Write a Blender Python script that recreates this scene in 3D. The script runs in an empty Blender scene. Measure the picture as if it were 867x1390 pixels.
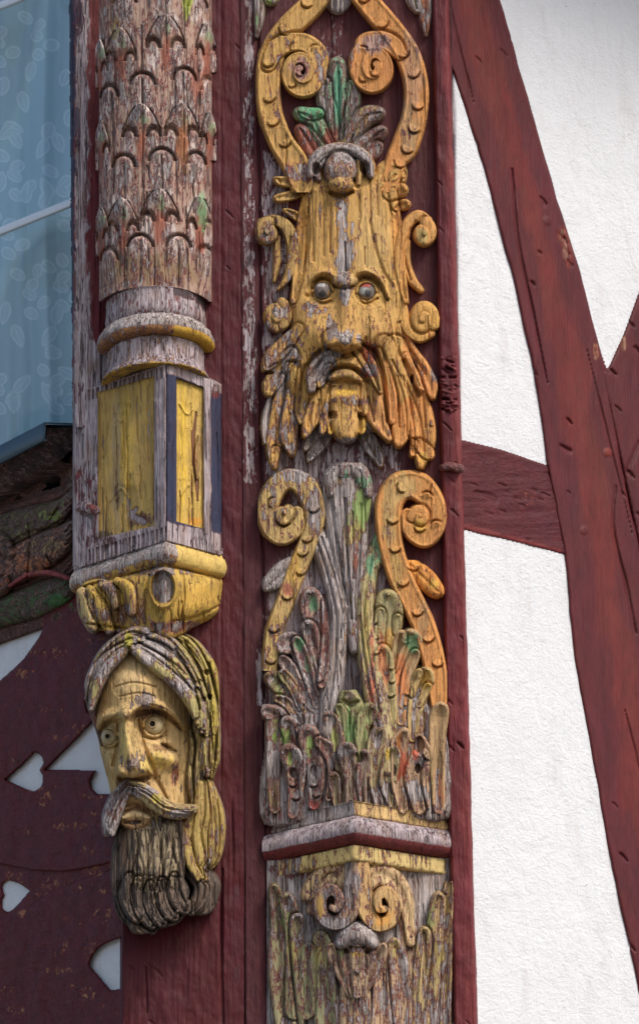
import bpy, math, numpy as np
from mathutils import Vector
# ------------------------------------------------------------------ units: 1 u = 1.5 mm
S = 0.0015
FOC = 8000.0
PITCH, ROLL = math.radians(21.5), math.radians(1.1)
W0, H0 = 867.0, 1390.0
Fv = np.array([0, math.cos(PITCH), math.sin(PITCH)])
u0 = np.array([0, -math.sin(PITCH), math.cos(PITCH)]); r0 = np.array([1.0, 0, 0])
Rv = math.cos(ROLL) * r0 - math.sin(ROLL) * u0
Uv = math.sin(ROLL) * r0 + math.cos(ROLL) * u0
ORG0 = np.array([0, 0, 4000.0])
CAM = ORG0 - FOC * Fv
def rays(px, py):
    px = np.asarray(px, float); py = np.asarray(py, float)
    return FOC * Fv + (px[..., None] - W0 / 2) * Rv - (py[..., None] - H0 / 2) * Uv
class Plane:
    def __init__(s, p, n): s.p = np.array(p, float); s.n = np.array(n, float)
    def at(s, px, py):
        d = rays(px, py); t = ((s.p - CAM) @ s.n) / (d @ s.n)
        return CAM + t[..., None] * d
    def __call__(s, px, py, h=0.0):
        return s.at(px, py) - np.asarray(h, float)[..., None] * Fv
    def off(s, d): return Plane(s.p + s.n * d, s.n)
def front(D=0.0): return Plane((0, -D, 4000), (0, -1, 0))
FR = front(0)
def xat(px, D=0.0, py=700): return float(front(D).at(px, py)[0])
def yawplane(px, D, deg, py=700):   # deg>0 recedes to the right
    a = math.radians(deg); return Plane((xat(px, D, py), -D, 4000), (math.sin(a), -math.cos(a), 0))
# ------------------------------------------------------------------ noise
def _h(ix, iy, seed):
    n = (ix.astype(np.int64) * 374761393 + iy.astype(np.int64) * 668265263 + seed * 974634777) & 0x7fffffff
    n = ((n ^ (n >> 13)) * 1274126177) & 0x7fffffff
    return ((n ^ (n >> 16)) & 0xffff) / 65535.0
def vn(x, y, seed=0):
    ix = np.floor(x); iy = np.floor(y); fx = x - ix; fy = y - iy
    fx = fx * fx * (3 - 2 * fx); fy = fy * fy * (3 - 2 * fy)
    a = _h(ix, iy, seed); b = _h(ix + 1, iy, seed); c = _h(ix, iy + 1, seed); d = _h(ix + 1, iy + 1, seed)
    return (a * (1 - fx) + b * fx) * (1 - fy) + (c * (1 - fx) + d * fx) * fy - 0.5
def fbm(x, y, seed=0, o=4):
    r = 0; a = 1
    for k in range(o): r = r + a * vn(x * 2 ** k, y * 2 ** k, seed + k * 17); a *= .5
    return r
def sm(a, b, x):
    t = np.clip((x - a) / (b - a), 0, 1); return t * t * (3 - 2 * t)
# ------------------------------------------------------------------ curves
def cr(pts, n=7):
    P = np.array([list(p) for p in pts], float)
    if len(P) < 3: 
        t = np.linspace(0, 1, n + 1)[:, None]; return P[0] * (1 - t) + P[-1] * t
    Q = np.vstack([2 * P[0] - P[1], P, 2 * P[-1] - P[-2]]); out = []
    for i in range(1, len(Q) - 2):
        for k in range(n):
            t = k / n; a, b, c, d = Q[i - 1], Q[i], Q[i + 1], Q[i + 2]
            out.append(.5 * (2 * b + (c - a) * t + (2 * a - 5 * b + 4 * c - d) * t * t + (3 * b - a - 3 * c + d) * t ** 3))
    out.append(P[-1]); return np.array(out)
def Z(ox, oy, s):
    def f(*pts): return [tuple([ox + p[0] / s, oy + p[1] / s] + [v / s for v in p[2:3]] + list(p[3:])) for p in pts]
    return f
Z1, Z2, Z3, Z4 = Z(340, 190, 6.04), Z(460, 190, 5.78), Z(340, 400, 5.56), Z(460, 400, 5.56)
Z5, Z6, Z7, Z8 = Z(350, 800, 4.486), Z(470, 800, 4.487), Z(110, 845, 4.335), Z(130, 1040, 4.817)
ZA, ZB, ZC = Z(320, 0, 2.709), Z(320, 600, 2.709), Z(320, 900, 2.55)
ZK, ZL = Z(60, 490, 3.096), Z(0, 540, 3.861)
def spiral(cx, cy, r0_, r1_, a0, turns, w0, w1, asp=1.1, n=26, z0=0, z1=0):
    o = []
    for k in range(n + 1):
        t = k / n; a = math.radians(a0) + turns * 2 * math.pi * t; r = r0_ + (r1_ - r0_) * t
        o.append((cx + r * math.cos(a), cy + r * math.sin(a) * asp, w0 + (w1 - w0) * t, z0 + (z1 - z0) * t))
    return o
# ------------------------------------------------------------------ paint colours (albedo)
def wd(l, k, z0=-5, z1=8):
    a, b = l[-2], l[-1]; L = math.hypot(b[0] - a[0], b[1] - a[1]) + 1e-6; r = b[2]
    l = list(l[:-1]) + [(b[0], b[1], max(r, a[2] * .62)), (b[0] + (b[0] - a[0]) / L * r * .9, b[1] + (b[1] - a[1]) / L * r * .9, r * .22)]
    n = len(l) - 1; return [(q[0], q[1], q[2] * k * (.72 + .36 * min(1, i / n * 1.3)), z0 + (z1 - z0) * (i / n) ** 1.3) for i, q in enumerate(l)]
YEL = (.55, .31, .085); OCH = (.44, .27, .085); GOLD = (.62, .36, .06); ORG = (.60, .26, .07); RED = (.30, .03, .02)
GRN = (.10, .33, .15); LGR = (.26, .36, .09); GRY = (.42, .36, .36); DKR = (.105, .014, .016); BLU = (.02, .026, .07)
PNK = (.20, .035, .035); SKN = (.60, .38, .13); DRK = (.045, .035, .03)
# ------------------------------------------------------------------ relief fields
class Field:
    def __init__(s, x0, y0, x1, y1, step=1.0, floor=-8.0, col=YEL, wear=.35):
        nx = int((x1 - x0) / step) + 1; ny = int((y1 - y0) / step) + 1
        s.X, s.Y = np.meshgrid(x0 + np.arange(nx) * step, y0 + np.arange(ny) * step)
        s.H = np.full(s.X.shape, -99.0); s.floor = floor; s.sl = 7 if floor > -50 else 30
        s.C = np.empty(s.X.shape + (3,)); s.C[:] = col; s.Wr = np.full(s.X.shape, float(wear)); s.step = step
    def _dist(s, P, sub):
        X, Y = s.X[sub], s.Y[sub]
        best = np.full(X.shape, 1e9); bz = np.zeros(X.shape); bd = np.zeros(X.shape); bu = np.zeros(X.shape); br = np.ones(X.shape)
        n = len(P) - 1
        for i in range(n):
            a, b = P[i], P[i + 1]; dx, dy = b[0] - a[0], b[1] - a[1]; L = dx * dx + dy * dy + 1e-9
            u = np.clip(((X - a[0]) * dx + (Y - a[1]) * dy) / L, 0, 1)
            qx, qy = X - a[0] - u * dx, Y - a[1] - u * dy; d = np.hypot(qx, qy)
            r = np.maximum(a[2] + (b[2] - a[2]) * u, .3); t = d / r; m = t < best
            best = np.where(m, t, best); br = np.where(m, r, br); bd = np.where(m, np.sign(dx * qy - dy * qx) * d, bd)
            bz = np.where(m, a[3] + (b[3] - a[3]) * u, bz); bu = np.where(m, (i + u) / n, bu)
        return best, bd, bz, bu, br
    def _prep(s, pts, n, r=None):
        P = [tuple(p) + ((r,) if len(p) < 3 else ()) for p in pts]; P = [p + (0.,) if len(p) < 4 else p for p in P]
        P = cr(P, n); m = P[:, 2].max() * 1.6 + 8
        ys = s.Y[:, 0]; xs = s.X[0]
        i0, i1 = np.searchsorted(ys, [P[:, 1].min() - m, P[:, 1].max() + m]); j0, j1 = np.searchsorted(xs, [P[:, 0].min() - m, P[:, 0].max() + m])
        return P, (slice(i0, i1), slice(j0, j1))
    def stroke(s, pts, H=10, z=0, p=2.3, crease=0, rim=0, ol=0, col=None, wear=None, n=6, r=None, cw=.16, spot=None):
        P, sub = s._prep(pts, n, r)
        if s.X[sub].size == 0: return
        t, sd, bz, u, br = s._dist(P, sub)
        ins = t < 1
        h = z + bz + H * np.where(ins, (1 - np.clip(t, 0, 1) ** p) ** (1 / p), 0)
        if crease: h = h - crease * np.exp(-(t / cw) ** 2) * (u < .97)
        if rim: h = h + rim * np.exp(-((t - .78) / .13) ** 2)
        cur = s.H[sub]
        if ol: cur = cur - ol * np.exp(-(((t - 1) * br) / 2.2) ** 2) * (t > .9)
        h = np.where(ins, h, z + bz - (t - 1) * br * s.sl)
        take = h > cur; s.H[sub] = np.where(take, h, cur)
        tk = take & (t < 1.05)
        if col is not None: s.C[sub] = np.where(tk[..., None], np.array(col), s.C[sub])
        if wear is not None: s.Wr[sub] = np.where(tk, wear, s.Wr[sub])
    def veins(s, l, depth=3.5, w=1.1, over=1.12):
        P = cr([tuple(q[:3]) for q in l], 8); n = len(P)
        for t in (.42, .56, .7, .83):
            i = min(n - 2, int(t * n)); a, b = P[i], P[i + 1]; dx, dy = b[0] - a[0], b[1] - a[1]; L = math.hypot(dx, dy) + 1e-6; dx, dy = dx / L, dy / L; r = a[2] * over
            if r < 4: continue
            for sg in (-1, 1): s.cut([(a[0] - dx * r * .3, a[1] - dy * r * .3, w * .7), (a[0] + sg * dy * r * .5 + dx * r * .1, a[1] - sg * dx * r * .5 + dy * r * .1, w), (a[0] + sg * dy * r + dx * r * .6, a[1] - sg * dx * r + dy * r * .6, w * 1.5)], depth, w, 3)
    def cut(s, pts, depth=6, w=2.0, n=6):
        P, sub = s._prep(pts, n, w)
        if s.X[sub].size == 0: return
        t, sd, bz, u, br = s._dist(P, sub)
        h0 = s.H[sub]; h1 = h0 - depth * np.exp(-t ** 2); s.H[sub] = np.where(h0 > s.floor + .6, np.maximum(h1, s.floor + .6), h0)
    def ridge(s, pts, h=4, w=4, n=6): s.cut(pts, -h, w, n)
    def blob(s, cx, cy, rx, ry, h, ang=0, pw=1):
        a = math.radians(ang); dx, dy = s.X - cx, s.Y - cy
        u = (dx * math.cos(a) + dy * math.sin(a)) / rx; v = (-dx * math.sin(a) + dy * math.cos(a)) / ry
        s.H += h * np.exp(-((u * u + v * v) ** pw)) * (s.H > s.floor)
    def ball(s, cx, cy, rx, ry, H, z=0, col=None, wear=None, ol=0, p=2):
        t = np.hypot((s.X - cx) / rx, (s.Y - cy) / ry)
        if ol: s.H -= ol * np.exp(-(((t - 1) * rx) / 2.) ** 2)
        h = np.where(t < 1, z + H * (1 - np.clip(t, 0, 1) ** p) ** (1 / p), z - (t - 1) * rx * s.sl); tk = h > s.H; s.H = np.where(tk, h, s.H)
        if col is not None: s.C[tk & (t < 1.05)] = col
        if wear is not None: s.Wr[tk & (t < 1.05)] = wear
    def coin(s, cx, cy, r, ang=90, d=4, asp=1):
        a = math.radians(ang); dx, dy = s.X - cx, (s.Y - cy) / asp; q = np.hypot(dx, dy); dt = (dx * math.cos(a) + dy * math.sin(a))
        s.H += np.where(q < r, d * np.clip(.25 + .75 * dt / r, 0, 1), 0) * (s.H > s.floor)
        s.H -= 1.5 * d * np.exp(-((q - r - 1.3) / 1.3) ** 2) * np.clip(1.5 * dt / (q + .01) - .35, 0, 1) * (s.H > s.floor)
    def hole(s, cx, cy, rx, ry, d):
        t = np.hypot((s.X - cx) / rx, (s.Y - cy) / ry); h0 = s.H; s.H = np.where(h0 > s.floor + .6, np.maximum(h0 - d * (1 - sm(.65, 1.1, t)), s.floor + .6), h0)
    def sdf(s, poly, n=5, smooth=True):
        P = np.array(poly, float)[:, :2]
        if smooth: P = cr(list(P) + [P[0]], n)[:-1]
        X, Y = s.X, s.Y; d = np.full(X.shape, 1e9); ins = np.zeros(X.shape, bool)
        for i in range(len(P)):
            a, b = P[i], P[(i + 1) % len(P)]; dx, dy = b - a; L = dx * dx + dy * dy + 1e-9
            u = np.clip(((X - a[0]) * dx + (Y - a[1]) * dy) / L, 0, 1)
            d = np.minimum(d, np.hypot(X - a[0] - u * dx, Y - a[1] - u * dy))
            c = (a[1] > Y) != (b[1] > Y); ins ^= c & (X < (b[0] - a[0]) * (Y - a[1]) / (b[1] - a[1] + 1e-12) + a[0])
        return np.where(ins, d, -d)
    def poly(s, poly, H=12, edge=6, z=0, smooth=True, col=None, wear=None, ol=0, p=2):
        d = s.sdf(poly, smooth=smooth); q = 1 - np.clip(d / edge, 0, 1)
        if ol: s.H -= ol * np.exp(-(d / 2.2) ** 2)
        h = np.where(d > 0, z + H * (1 - q ** p) ** (1 / p), z + d * s.sl); tk = h > s.H
        s.H = np.where(tk, h, s.H)
        if col is not None: s.C[tk & (d > -1)] = col
        if wear is not None: s.Wr[tk & (d > -1)] = wear
    def notch(s, poly, smooth=True): 
        d = s.sdf(poly, smooth=smooth); s.H = np.where(d > 0, s.floor - 1, np.where(d > -1.5, np.minimum(s.H, s.H * .6), s.H))
    def zone(s, cx, cy, rx, ry, col=None, wear=None, amt=.78, hard=1.6, rag=.35):
        t = np.hypot((s.X - cx) / rx, (s.Y - cy) / ry) + rag * 1.3 * fbm(s.X / 6, s.Y / 18, int(cx + cy)) + .55 * fbm(s.X / 2.2, s.Y / 9, int(cx) + 7, 2); m = amt * np.clip(1 - sm(.6, 1.1, t) , 0, 1)
        if col is not None: s.C = s.C * (1 - m[..., None]) + np.array(col) * m[..., None]
        if wear is not None: s.Wr = s.Wr * (1 - m) + max(wear, .24) * m
    def pzone(s, poly, col=None, wear=None, soft=2, smooth=False, rag=1.5):
        m = sm(-soft, soft, s.sdf(poly, smooth=smooth) + rag * fbm(s.X / 3, s.Y / 14, 5))
        if col is not None: s.C = s.C * (1 - m[..., None]) + np.array(col) * m[..., None]
        if wear is not None: s.Wr = s.Wr * (1 - m) + wear * m
    def grain(s, a=.7, gx=2.2, gy=34, b=1.0, seed=3):
        s.H += a * fbm(s.X / gx, s.Y / gy, seed, 3) + b * fbm(s.X / 13, s.Y / 22, seed + 5, 3)
    def cracks(s, k, seed=1, depth=5, L=(30, 110), w=.9, slope=.02):
        rng = np.random.RandomState(seed); x0, x1, y0, y1 = s.X.min(), s.X.max(), s.Y.min(), s.Y.max()
        for i in range(k):
            x, y = rng.uniform(x0, x1), rng.uniform(y0, y1); l = rng.uniform(*L); pts = []
            for j in range(6): pts.append((x + slope * l * j / 5 + rng.uniform(-.9, .9), y + l * j / 5, w * math.sin(math.pi * (j + .4) / 5.8) + .25))
            P, sub = s._prep(pts, 3)
            if s.X[sub].size == 0: continue
            t, *_ = s._dist(P, sub); h0 = s.H[sub]; s.H[sub] = np.where(h0 > s.floor + .6, np.maximum(h0 - depth * np.exp(-t ** 2), s.floor + .6), h0)
    def mesh(s, name, mat, parent, plane=FR, base=0):
        H = np.maximum(s.H, s.floor); keep = s.H > s.floor
        b = base(s.X, s.Y) if callable(base) else base
        P = plane(s.X, s.Y, H + b)
        ny, nx = H.shape; idx = np.arange(ny * nx).reshape(ny, nx)
        fk = keep[:-1, :-1] | keep[1:, :-1] | keep[:-1, 1:] | keep[1:, 1:]
        q = np.stack([idx[:-1, :-1], idx[1:, :-1], idx[1:, 1:], idx[:-1, 1:]], -1)[fk]
        used = np.unique(q); mp = np.full(ny * nx, -1); mp[used] = np.arange(len(used))
        return mk(name, P.reshape(-1, 3)[used], mp[q], mat, parent, s.C.reshape(-1, 3)[used], s.Wr.reshape(-1)[used])
SC = bpy.context.scene; COL = SC.collection
def mk(name, V, Fc, mat, parent, col=None, wear=None, smooth=True):
    V = np.asarray(V, float) * S
    org = np.array(parent_loc(parent)) if parent is not None else V.mean(0) * 0 + np.array([V[:, 0].mean(), V[:, 1].max(), V[:, 2].min()])
    me = bpy.data.meshes.new(name); V = V - org
    Fc = np.asarray(Fc)
    me.vertices.add(len(V)); me.vertices.foreach_set('co', V.ravel().astype(np.float32))
    k = Fc.shape[1]; me.loops.add(Fc.size); me.loops.foreach_set('vertex_index', Fc.ravel().astype(np.int32))
    me.polygons.add(len(Fc)); me.polygons.foreach_set('loop_start', (np.arange(len(Fc)) * k).astype(np.int32))
    me.update(calc_edges=True); me.validate()
    if smooth: me.polygons.foreach_set('use_smooth', np.ones(len(me.polygons), bool))
    if col is None: col = (.5, .5, .5)
    col = np.asarray(col, float)
    if col.ndim == 1: col = np.tile(col, (len(V), 1))
    wear = np.full(len(V), .3) if wear is None else (np.full(len(V), float(wear)) if np.ndim(wear) == 0 else wear)
    ca = me.color_attributes.new('paint', 'FLOAT_COLOR', 'POINT'); ca.data.foreach_set('color', np.hstack([np.clip(col, 0, 1), np.ones((len(V), 1))]).ravel().astype(np.float32))
    wa = me.attributes.new('wear', 'FLOAT', 'POINT'); wa.data.foreach_set('value', np.asarray(wear).astype(np.float32))
    o = bpy.data.objects.new(name, me); COL.objects.link(o); me.materials.append(mat)
    if parent is not None: o.parent = parent
    else: o.location = Vector(org)
    return o
def parent_loc(p):
    v = Vector((0, 0, 0))
    while p is not None: v = v + p.location; p = p.parent
    return v
def tag(o, label=None, cat=None, group=None, kind=None):
    for k, v in (('label', label), ('category', cat), ('group', group), ('kind', kind)):
        if v: o[k] = v
    return o
def thing(name, px, py, D, label, cat, group=None):
    o = bpy.data.objects.new(name, None); COL.objects.link(o); o.empty_display_size = .05
    o.location = Vector(front(D).at(px, py) * S); return tag(o, label, cat, group)
def sweep(name, mat, parent, plan, prof, apex_px, Dap, col, wear, nseg=10, noise=.8, seed=1, colfn=None, closed=False):
    """plan: [(px, D)] in picture order left to right; prof: [(o, py at the apex)]"""
    pl = []
    for i in range(len(plan) - 1):
        m = nseg
        for k in range(m): 
            t = k / m; pl.append((plan[i][0] * (1 - t) + plan[i + 1][0] * t, plan[i][1] * (1 - t) + plan[i + 1][1] * t))
    pl.append(plan[-1]); XY = np.array([(xat(p, d, prof[0][1]), -d) for p, d in pl])
    T = np.gradient(XY, axis=0); seg = np.diff(XY, axis=0); seg /= np.linalg.norm(seg, axis=1)[:, None] + 1e-9
    N = np.zeros_like(XY)
    for i in range(len(XY)):
        a = seg[max(i - 1, 0)]; b = seg[min(i, len(seg) - 1)]
        na = np.array([a[1], -a[0]]); nb = np.array([b[1], -b[0]]); m = na + nb; m /= np.linalg.norm(m); N[i] = m / max(.4, m @ na)
    pr = cr([(o, y) for o, y in prof], 3); V = []; 
    for j, (o, py) in enumerate(pr):
        z = front(Dap + o).at(apex_px, py)[2]
        for i in range(len(XY)):
            e = noise * (fbm(np.array(i * .9 + 3.), np.array(j * .6), seed, 3) + .8 * vn(np.array(i * 2.3), np.array(j * .15), seed + 9))
            V.append((*(XY[i] + N[i] * (o + e)), z + .5 * e))
    n = len(XY); m = len(pr); Fc = [(j * n + i, (j + 1) * n + i, (j + 1) * n + i + 1, j * n + i + 1) for j in range(m - 1) for i in range(n - 1)]
    V = np.array(V); C = None
    if colfn:
        C = np.array([colfn(i / (n - 1), j / (m - 1)) for j in range(m) for i in range(n)]); wv = C[:, 3]; C = C[:, :3]
    else: C = np.tile(col, (len(V), 1)); wv = np.full(len(V), wear)
    return mk(name, V, Fc, mat, parent, C, wv)
# ------------------------------------------------------------------ materials
def nodes(name):
    m = bpy.data.materials.new(name); m.use_nodes = True; t = m.node_tree; t.nodes.clear()
    def N(kind, **kw):
        n = t.nodes.new(kind)
        for k, v in kw.items():
            if k == 'ins':
                for a, b in v.items():
                    if isinstance(b, bpy.types.NodeSocket): t.links.new(b, n.inputs[a])
                    else: n.inputs[a].default_value = b
            else: setattr(n, k, v)
        return n
    def M(op, a, b=0.0, c=None, clamp=False):
        n = t.nodes.new('ShaderNodeMath'); n.operation = op; n.use_clamp = clamp
        for i, v in enumerate((a, b) if c is None else (a, b, c)):
            if isinstance(v, bpy.types.NodeSocket): t.links.new(v, n.inputs[i])
            else: n.inputs[i].default_value = v
        return n.outputs[0]
    def MIX(f, a, b, bt='MIX'):
        n = t.nodes.new('ShaderNodeMix'); n.data_type = 'RGBA'; n.blend_type = bt
        for i, v in ((0, f), (6, a), (7, b)):
            if isinstance(v, bpy.types.NodeSocket): t.links.new(v, n.inputs[i])
            else: n.inputs[i].default_value = (v + (1,)) if isinstance(v, tuple) and len(v) == 3 else v
        return n.outputs[2]
    return m, t, N, M, MIX
def noise_tex(N, co, sc, scale=(1, 1, 1), detail=5, rough=.6, rot=(0, 0, 0), loc=(0, 0, 0), dist=0):
    mp = N('ShaderNodeMapping', ins={'Vector': co, 'Scale': scale, 'Rotation': rot, 'Location': loc})
    return N('ShaderNodeTexNoise', ins={'Vector': mp.outputs[0], 'Scale': sc, 'Detail': detail, 'Roughness': rough, 'Distortion': dist}).outputs[0]
def wood(name, under=(.22, .025, .02), bareA=(.10, .07, .06), bareB=(.74, .64, .59), rough=.62, craq=.6, bump=1.0, rot=(0, 0, 0), dirt=.35, grime=(.10, .07, .05), gloss=.35, sc=1.0, vb=.76):
    m, t, N, M, MIX = nodes(name)
    co = N('ShaderNodeTexCoord').outputs['Object']
    if rot != (0, 0, 0): co = N('ShaderNodeMapping', ins={'Vector': co, 'Rotation': rot}).outputs[0]
    paint = N('ShaderNodeAttribute', attribute_name='paint').outputs[0]; wear = N('ShaderNodeAttribute', attribute_name='wear').outputs[2]
    g1 = noise_tex(N, co, 210 * sc, (1, 1, .10), 5, .66); g2 = noise_tex(N, co, 75 * sc, (1, 1, .34), 9, .74, dist=.5); fine = noise_tex(N, co, 300 * sc, (1, 1, .055), 4, .68)
    big = noise_tex(N, co, 9, (1, 1, .6), 4, .6)
    peel = M('ADD', M('MULTIPLY', g1, .31), M('ADD', M('MULTIPLY', g2, .58), M('MULTIPLY', big, .15)))
    thr = M('SUBTRACT', .725, M('MULTIPLY', wear, .40))
    dlt = M('SUBTRACT', peel, thr)
    bare = M('MULTIPLY', M('ADD', dlt, .004), 60, clamp=True); redm = M('MULTIPLY', M('ADD', dlt, .034), 55, clamp=True)
    ck = noise_tex(N, co, 105 * sc, (1, 1, .04), 3, .55, dist=.2); crk = M('SUBTRACT', 1, M('MULTIPLY', M('ABSOLUTE', M('SUBTRACT', ck, .56)), 42), clamp=True)
    crk = M('MULTIPLY', crk, M('MULTIPLY', M('ADD', wear, -.05), 1.25, clamp=True))
    vor = N('ShaderNodeTexVoronoi', feature='DISTANCE_TO_EDGE', ins={'Vector': N('ShaderNodeMapping', ins={'Vector': co, 'Scale': (1, 1, .5)}).outputs[0], 'Scale': 150 * sc}).outputs[0]
    cq = M('MULTIPLY', M('SUBTRACT', 1, M('MULTIPLY', vor, 14), clamp=True), M('MULTIPLY', M('SUBTRACT', g2, .42), 5 * craq, clamp=True))
    var = noise_tex(N, co, 30, (1, 1, .4), 6, .6)
    pc = MIX(M('MULTIPLY', M('SUBTRACT', var, .35), 1.1, clamp=True), paint, MIX(.5, paint, (.9, .75, .5)), 'MIX') if gloss > .3 else paint
    pv = N('ShaderNodeHueSaturation', ins={'Color': paint, 'Value': M('ADD', vb, M('MULTIPLY', var, .86)), 'Hue': M('ADD', .485, M('MULTIPLY', big, .03))}).outputs[0]
    pv = MIX(M('MULTIPLY', M('SUBTRACT', g1, .58), 3.0, clamp=True), pv, MIX(.5, pv, under))
    bc = MIX(M('MULTIPLY', M('SUBTRACT', fine, .34), 3.0, clamp=True), bareA, bareB)
    bc = MIX(M('MULTIPLY', M('SUBTRACT', var, .47), 4.5, clamp=True), bc, MIX(.62, bc, (.27, .16, .10)))
    c = MIX(M('MULTIPLY', cq, .75), pv, under); c = MIX(redm, c, under); c = MIX(bare, c, bc)
    dn = noise_tex(N, co, 38, (1, 1, .7), 7, .7, loc=(3, 1, 2))
    c = MIX(M('MULTIPLY', M('SUBTRACT', dn, .5), 6 * dirt, clamp=True), c, MIX(.65, c, grime))
    c = MIX(M('MULTIPLY', crk, .72), c, (.02, .012, .01))
    h = M('ADD', M('MULTIPLY', fine, .5), M('MULTIPLY', g1, .5)); h = M('SUBTRACT', h, M('MULTIPLY', bare, .55)); h = M('SUBTRACT', h, M('MULTIPLY', crk, 1.6)); h = M('SUBTRACT', h, M('MULTIPLY', cq, .5))
    h = M('ADD', h, M('MULTIPLY', g2, .8))
    b = N('ShaderNodeBump', ins={'Strength': 1.0 * bump, 'Distance': .004, 'Height': h})
    r = M('ADD', rough, M('MULTIPLY', bare, .2), clamp=True)
    p = N('ShaderNodeBsdfPrincipled', ins={'Base Color': c, 'Roughness': r, 'Normal': b.outputs[0], 'Specular IOR Level': gloss})
    o = N('ShaderNodeOutputMaterial', ins={0: p.outputs[0]}); return m
def simple(name, col, rough=.6, var=.25, sc=40, bump=.2, bsc=200, metal=0, scale=(1, 1, 1), spec=.4):
    m, t, N, M, MIX = nodes(name); co = N('ShaderNodeTexCoord').outputs['Object']
    n = noise_tex(N, co, sc, scale, 7, .65); f = noise_tex(N, co, bsc, scale, 4, .6)
    c = N('ShaderNodeHueSaturation', ins={'Color': col + (1,), 'Value': M('ADD', 1 - var, M('MULTIPLY', n, 2 * var))}).outputs[0]
    b = N('ShaderNodeBump', ins={'Strength': bump, 'Distance': .002, 'Height': f})
    p = N('ShaderNodeBsdfPrincipled', ins={'Base Color': c, 'Roughness': rough, 'Normal': b.outputs[0], 'Metallic': metal, 'Specular IOR Level': spec})
    N('ShaderNodeOutputMaterial', ins={0: p.outputs[0]}); return m
def plaster(name, col=(.76, .755, .75)):
    m, t, N, M, MIX = nodes(name); co = N('ShaderNodeTexCoord').outputs['Object']
    a = noise_tex(N, co, 210, (1, 1, 1), 6, .7); b_ = noise_tex(N, co, 60, (1, 1, 1.6), 6, .6, dist=.8); big = noise_tex(N, co, 5, (1, 1, .6), 5, .6)
    sp = N('ShaderNodeTexVoronoi', ins={'Vector': co, 'Scale': 36.}).outputs[0]
    spk = M('MULTIPLY', M('SUBTRACT', .075, sp), 30, clamp=True); spk = M('MULTIPLY', spk, M('MULTIPLY', M('SUBTRACT', b_, .52), 14, clamp=True))
    st = noise_tex(N, co, 16, (1, 1, .35), 6, .7, loc=(5, 2, 1))
    c = MIX(M('MULTIPLY', M('SUBTRACT', big, .45), 1.2, clamp=True), col, (.74, .73, .72))
    c = MIX(M('MULTIPLY', M('SUBTRACT', st, .53), 2.2, clamp=True), c, (.60, .565, .53)); ce = N('ShaderNodeTexVoronoi', feature='DISTANCE_TO_EDGE', ins={'Vector': N('ShaderNodeVectorMath', operation='ADD', ins={0: co, 1: N('ShaderNodeTexNoise', ins={'Vector': co, 'Scale': 14., 'Detail': 4.}).outputs[1]}).outputs[0], 'Scale': 2.1}).outputs[0]; c = MIX(M('MULTIPLY', M('SUBTRACT', 1, M('MULTIPLY', ce, 330), clamp=True), M('MULTIPLY', M('SUBTRACT', b_, .48), 5, clamp=True)), c, (.40, .37, .34))
    pit = M('MULTIPLY', M('SUBTRACT', .385, a), 10, clamp=True)
    c = MIX(M('MULTIPLY', pit, .35), c, (.38, .36, .34)); c = MIX(M('MULTIPLY', spk, .8), c, (.10, .08, .07))
    tw = noise_tex(N, co, 14, (1, 1, .5), 4, .55, dist=1.5); h = M('ADD', M('ADD', M('MULTIPLY', a, M('ADD', M('MULTIPLY', big, 1.6), .1)), M('MULTIPLY', tw, 2.5)), M('MULTIPLY', b_, 1.3)); h = M('SUBTRACT', h, M('MULTIPLY', pit, .8))
    b = N('ShaderNodeBump', ins={'Strength': .55, 'Distance': .004, 'Height': h})
    p = N('ShaderNodeBsdfPrincipled', ins={'Base Color': c, 'Roughness': .9, 'Normal': b.outputs[0], 'Specular IOR Level': .2})
    N('ShaderNodeOutputMaterial', ins={0: p.outputs[0]}); return m
MW = wood('weathered_polychrome')
MT = wood('oxblood_timber_paint', under=(.17, .02, .018), bareA=(.10, .035, .03), bareB=(.42, .20, .13), rough=.5, craq=.15, bump=.7, dirt=.5, grime=(.05, .01, .012), gloss=.22, sc=.6, vb=.46)
MTR = wood('oxblood_rail_paint', under=(.17, .02, .018), bareA=(.16, .05, .03), bareB=(.6, .26, .12), rough=.5, craq=.15, bump=.7, dirt=.5, grime=(.05, .01, .012), gloss=.22, sc=.6, vb=.46, rot=(0, math.radians(90), 0))
MP = wood('flaking_post_paint', under=(.15, .02, .02), bareA=(.25, .17, .17), bareB=(.66, .56, .56), rough=.6, craq=.2, dirt=.5, grime=(.04, .01, .012), vb=.56)
MB = wood('old_beam_wood', under=(.10, .03, .02), bareA=(.05, .03, .024), bareB=(.34, .23, .19), rough=.75, rot=(0, math.radians(90), 0), dirt=.8, grime=(.02, .015, .012))
MPL = plaster('lime_plaster')
# ================================================================== SETTING
g = mk('ground', np.array([(-1, -1, 0), (1, -1, 0), (1, 1, 0), (-1, 1, 0)]) * 400 / S, [(0, 1, 2, 3)], simple('cobbled_street', (.16, .15, .14), .85), None, (.3, .3, .3)); tag(g, kind='structure')
LW = yawplane(165, -12, -51); RW = yawplane(618, 0, 39)
def lineX(F, pts):      # x of an edge given as (y, x) knots, at every grid row
    p = np.array(pts, float); return np.interp(F.Y, p[:, 0], p[:, 1])
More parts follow.
